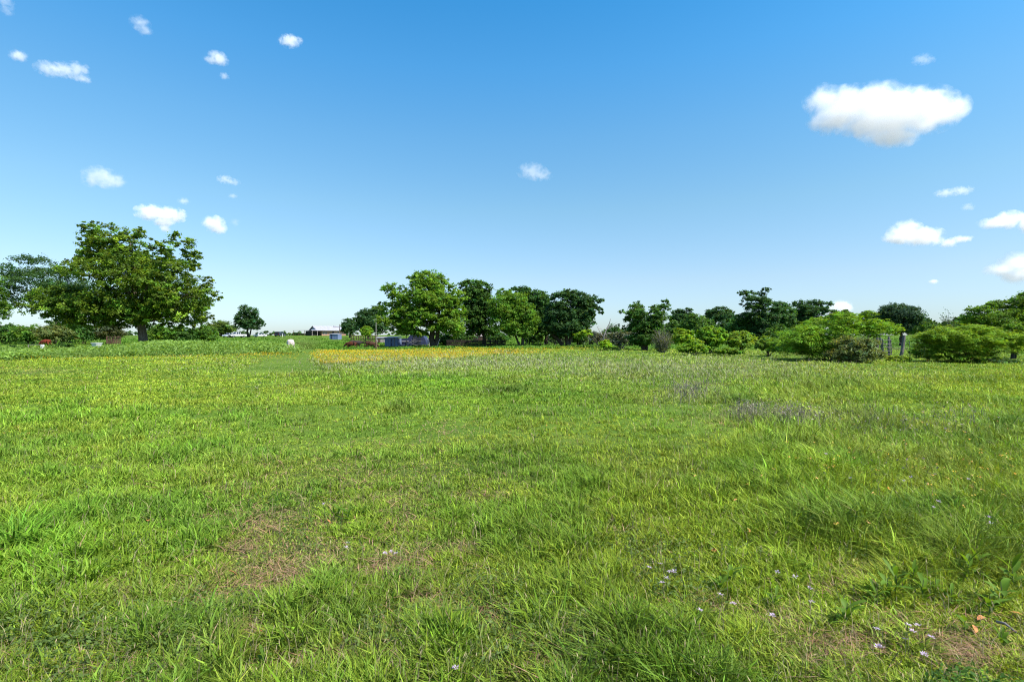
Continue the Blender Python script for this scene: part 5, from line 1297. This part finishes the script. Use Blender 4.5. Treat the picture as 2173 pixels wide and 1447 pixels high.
def broadleaf_weeds():
    r = np.random.default_rng(33)
    spots = [(1800, 1330, .16), (1880, 1275, .18), (2058, 1235, .2), (2075, 1222, .16), (2130, 1290, .18), (1990, 1270, .14), (1905, 1265, .18), (1960, 1280, .16), (2100, 1310, .14), (2155, 1250, .2), (1860, 1290, .13), (1645, 1295, .12), (2050, 1350, .12), (2130, 1380, .12),
             (740, 1110, .15), (720, 1100, .14), (700, 1265, .10), (660, 1285, .09), (775, 1095, .12), (270, 1340, .11), (1940, 1245, .14), (1550, 1240, .14), (1530, 1260, .12), (2020, 1290, .13), (560, 1425, .1), (1150, 930, .16), (800, 1130, .1), (1310, 1430, .12)]
    protos = []
    for i, (x, y, sz) in enumerate(spots):
        g = gflat(x, y)
        if i < 7:
            root = empty('broadleaf_weed', g, 0, 'broad leaved green weed growing up through the foreground grass', 'weed', 'broad leaved weeds in the foreground grass')
            mb = MB(); nl = r.integers(7, 12)
            for k in range(nl): leaf_mesh(mb, (0, 0, .01 + .12 * k / nl), k * 2.4 + r.normal(0, .3), r.uniform(.09, .16), r.uniform(.022, .036), r.uniform(.5, 1.25), r.uniform(.1, .5), r)
            colour_leaf('leaves', mb, root, (.12, .215, .022), r)
            m = MB(); m.tube([(0, 0, -.02), (.004, .003, .08), (0, 0, .15)], [.004, .003, .002], 5); m.build('stem', M['stem'], root)
            protos.append(root)
        else: root = copy_tree(protos[i % 7]); root.location = g
        k = sz / .17; root.scale = (k, k, k); root.rotation_euler = (r.normal(0, .08), r.normal(0, .08), r.uniform(0, 6.28))
broadleaf_weeds()
def fallen_leaves():
    r = np.random.default_rng(35)
    spots = [(252, 1200), (260, 1385), (695, 1111), (1652, 1093), (1520, 1174), (2086, 1322), (2070, 1344), (2160, 1313), (2137, 1268), (560, 1345), (313, 1110), (1175, 1165), (495, 1225), (1860, 1132), (1022, 1385), (840, 1440)]
    first = []
    for i, (x, y) in enumerate(spots):
        g = gflat(x, y); g.z += .035
        if i < 3:
            mb = MB(); leaf_mesh(mb, (-.04, 0, 0), 0, .085, .030, .15, .35, r)
            o = mb.build('fallen_leaf', M['deadleaf'], None, smooth_sh=True); first.append(o)
            tag(o, 'curled orange brown dead leaf lying on the foreground grass', 'dead leaf', 'dead leaves on the foreground grass')
        else:
            o = first[i % 3].copy(); COL.objects.link(o)
        o.location = g; o.rotation_euler = (r.normal(.2, .4), r.normal(0, .3), r.uniform(0, 6.28))
fallen_leaves()
def twig():
    r = np.random.default_rng(36)
    a = gflat(2118, 1338); b = gflat(2160, 1358)
    m = MB(); m.tube([a + Vector((0, 0, .05)), a.lerp(b, .5) + Vector((0, .01, .06)), b + Vector((0, 0, .04))], [.008, .007, .005], 7)
    o = m.build('twig', M['deadwood'], None, smooth_sh=True); tag(o, 'pale dry twig lying in the grass at the lower right corner', 'twig')
twig()
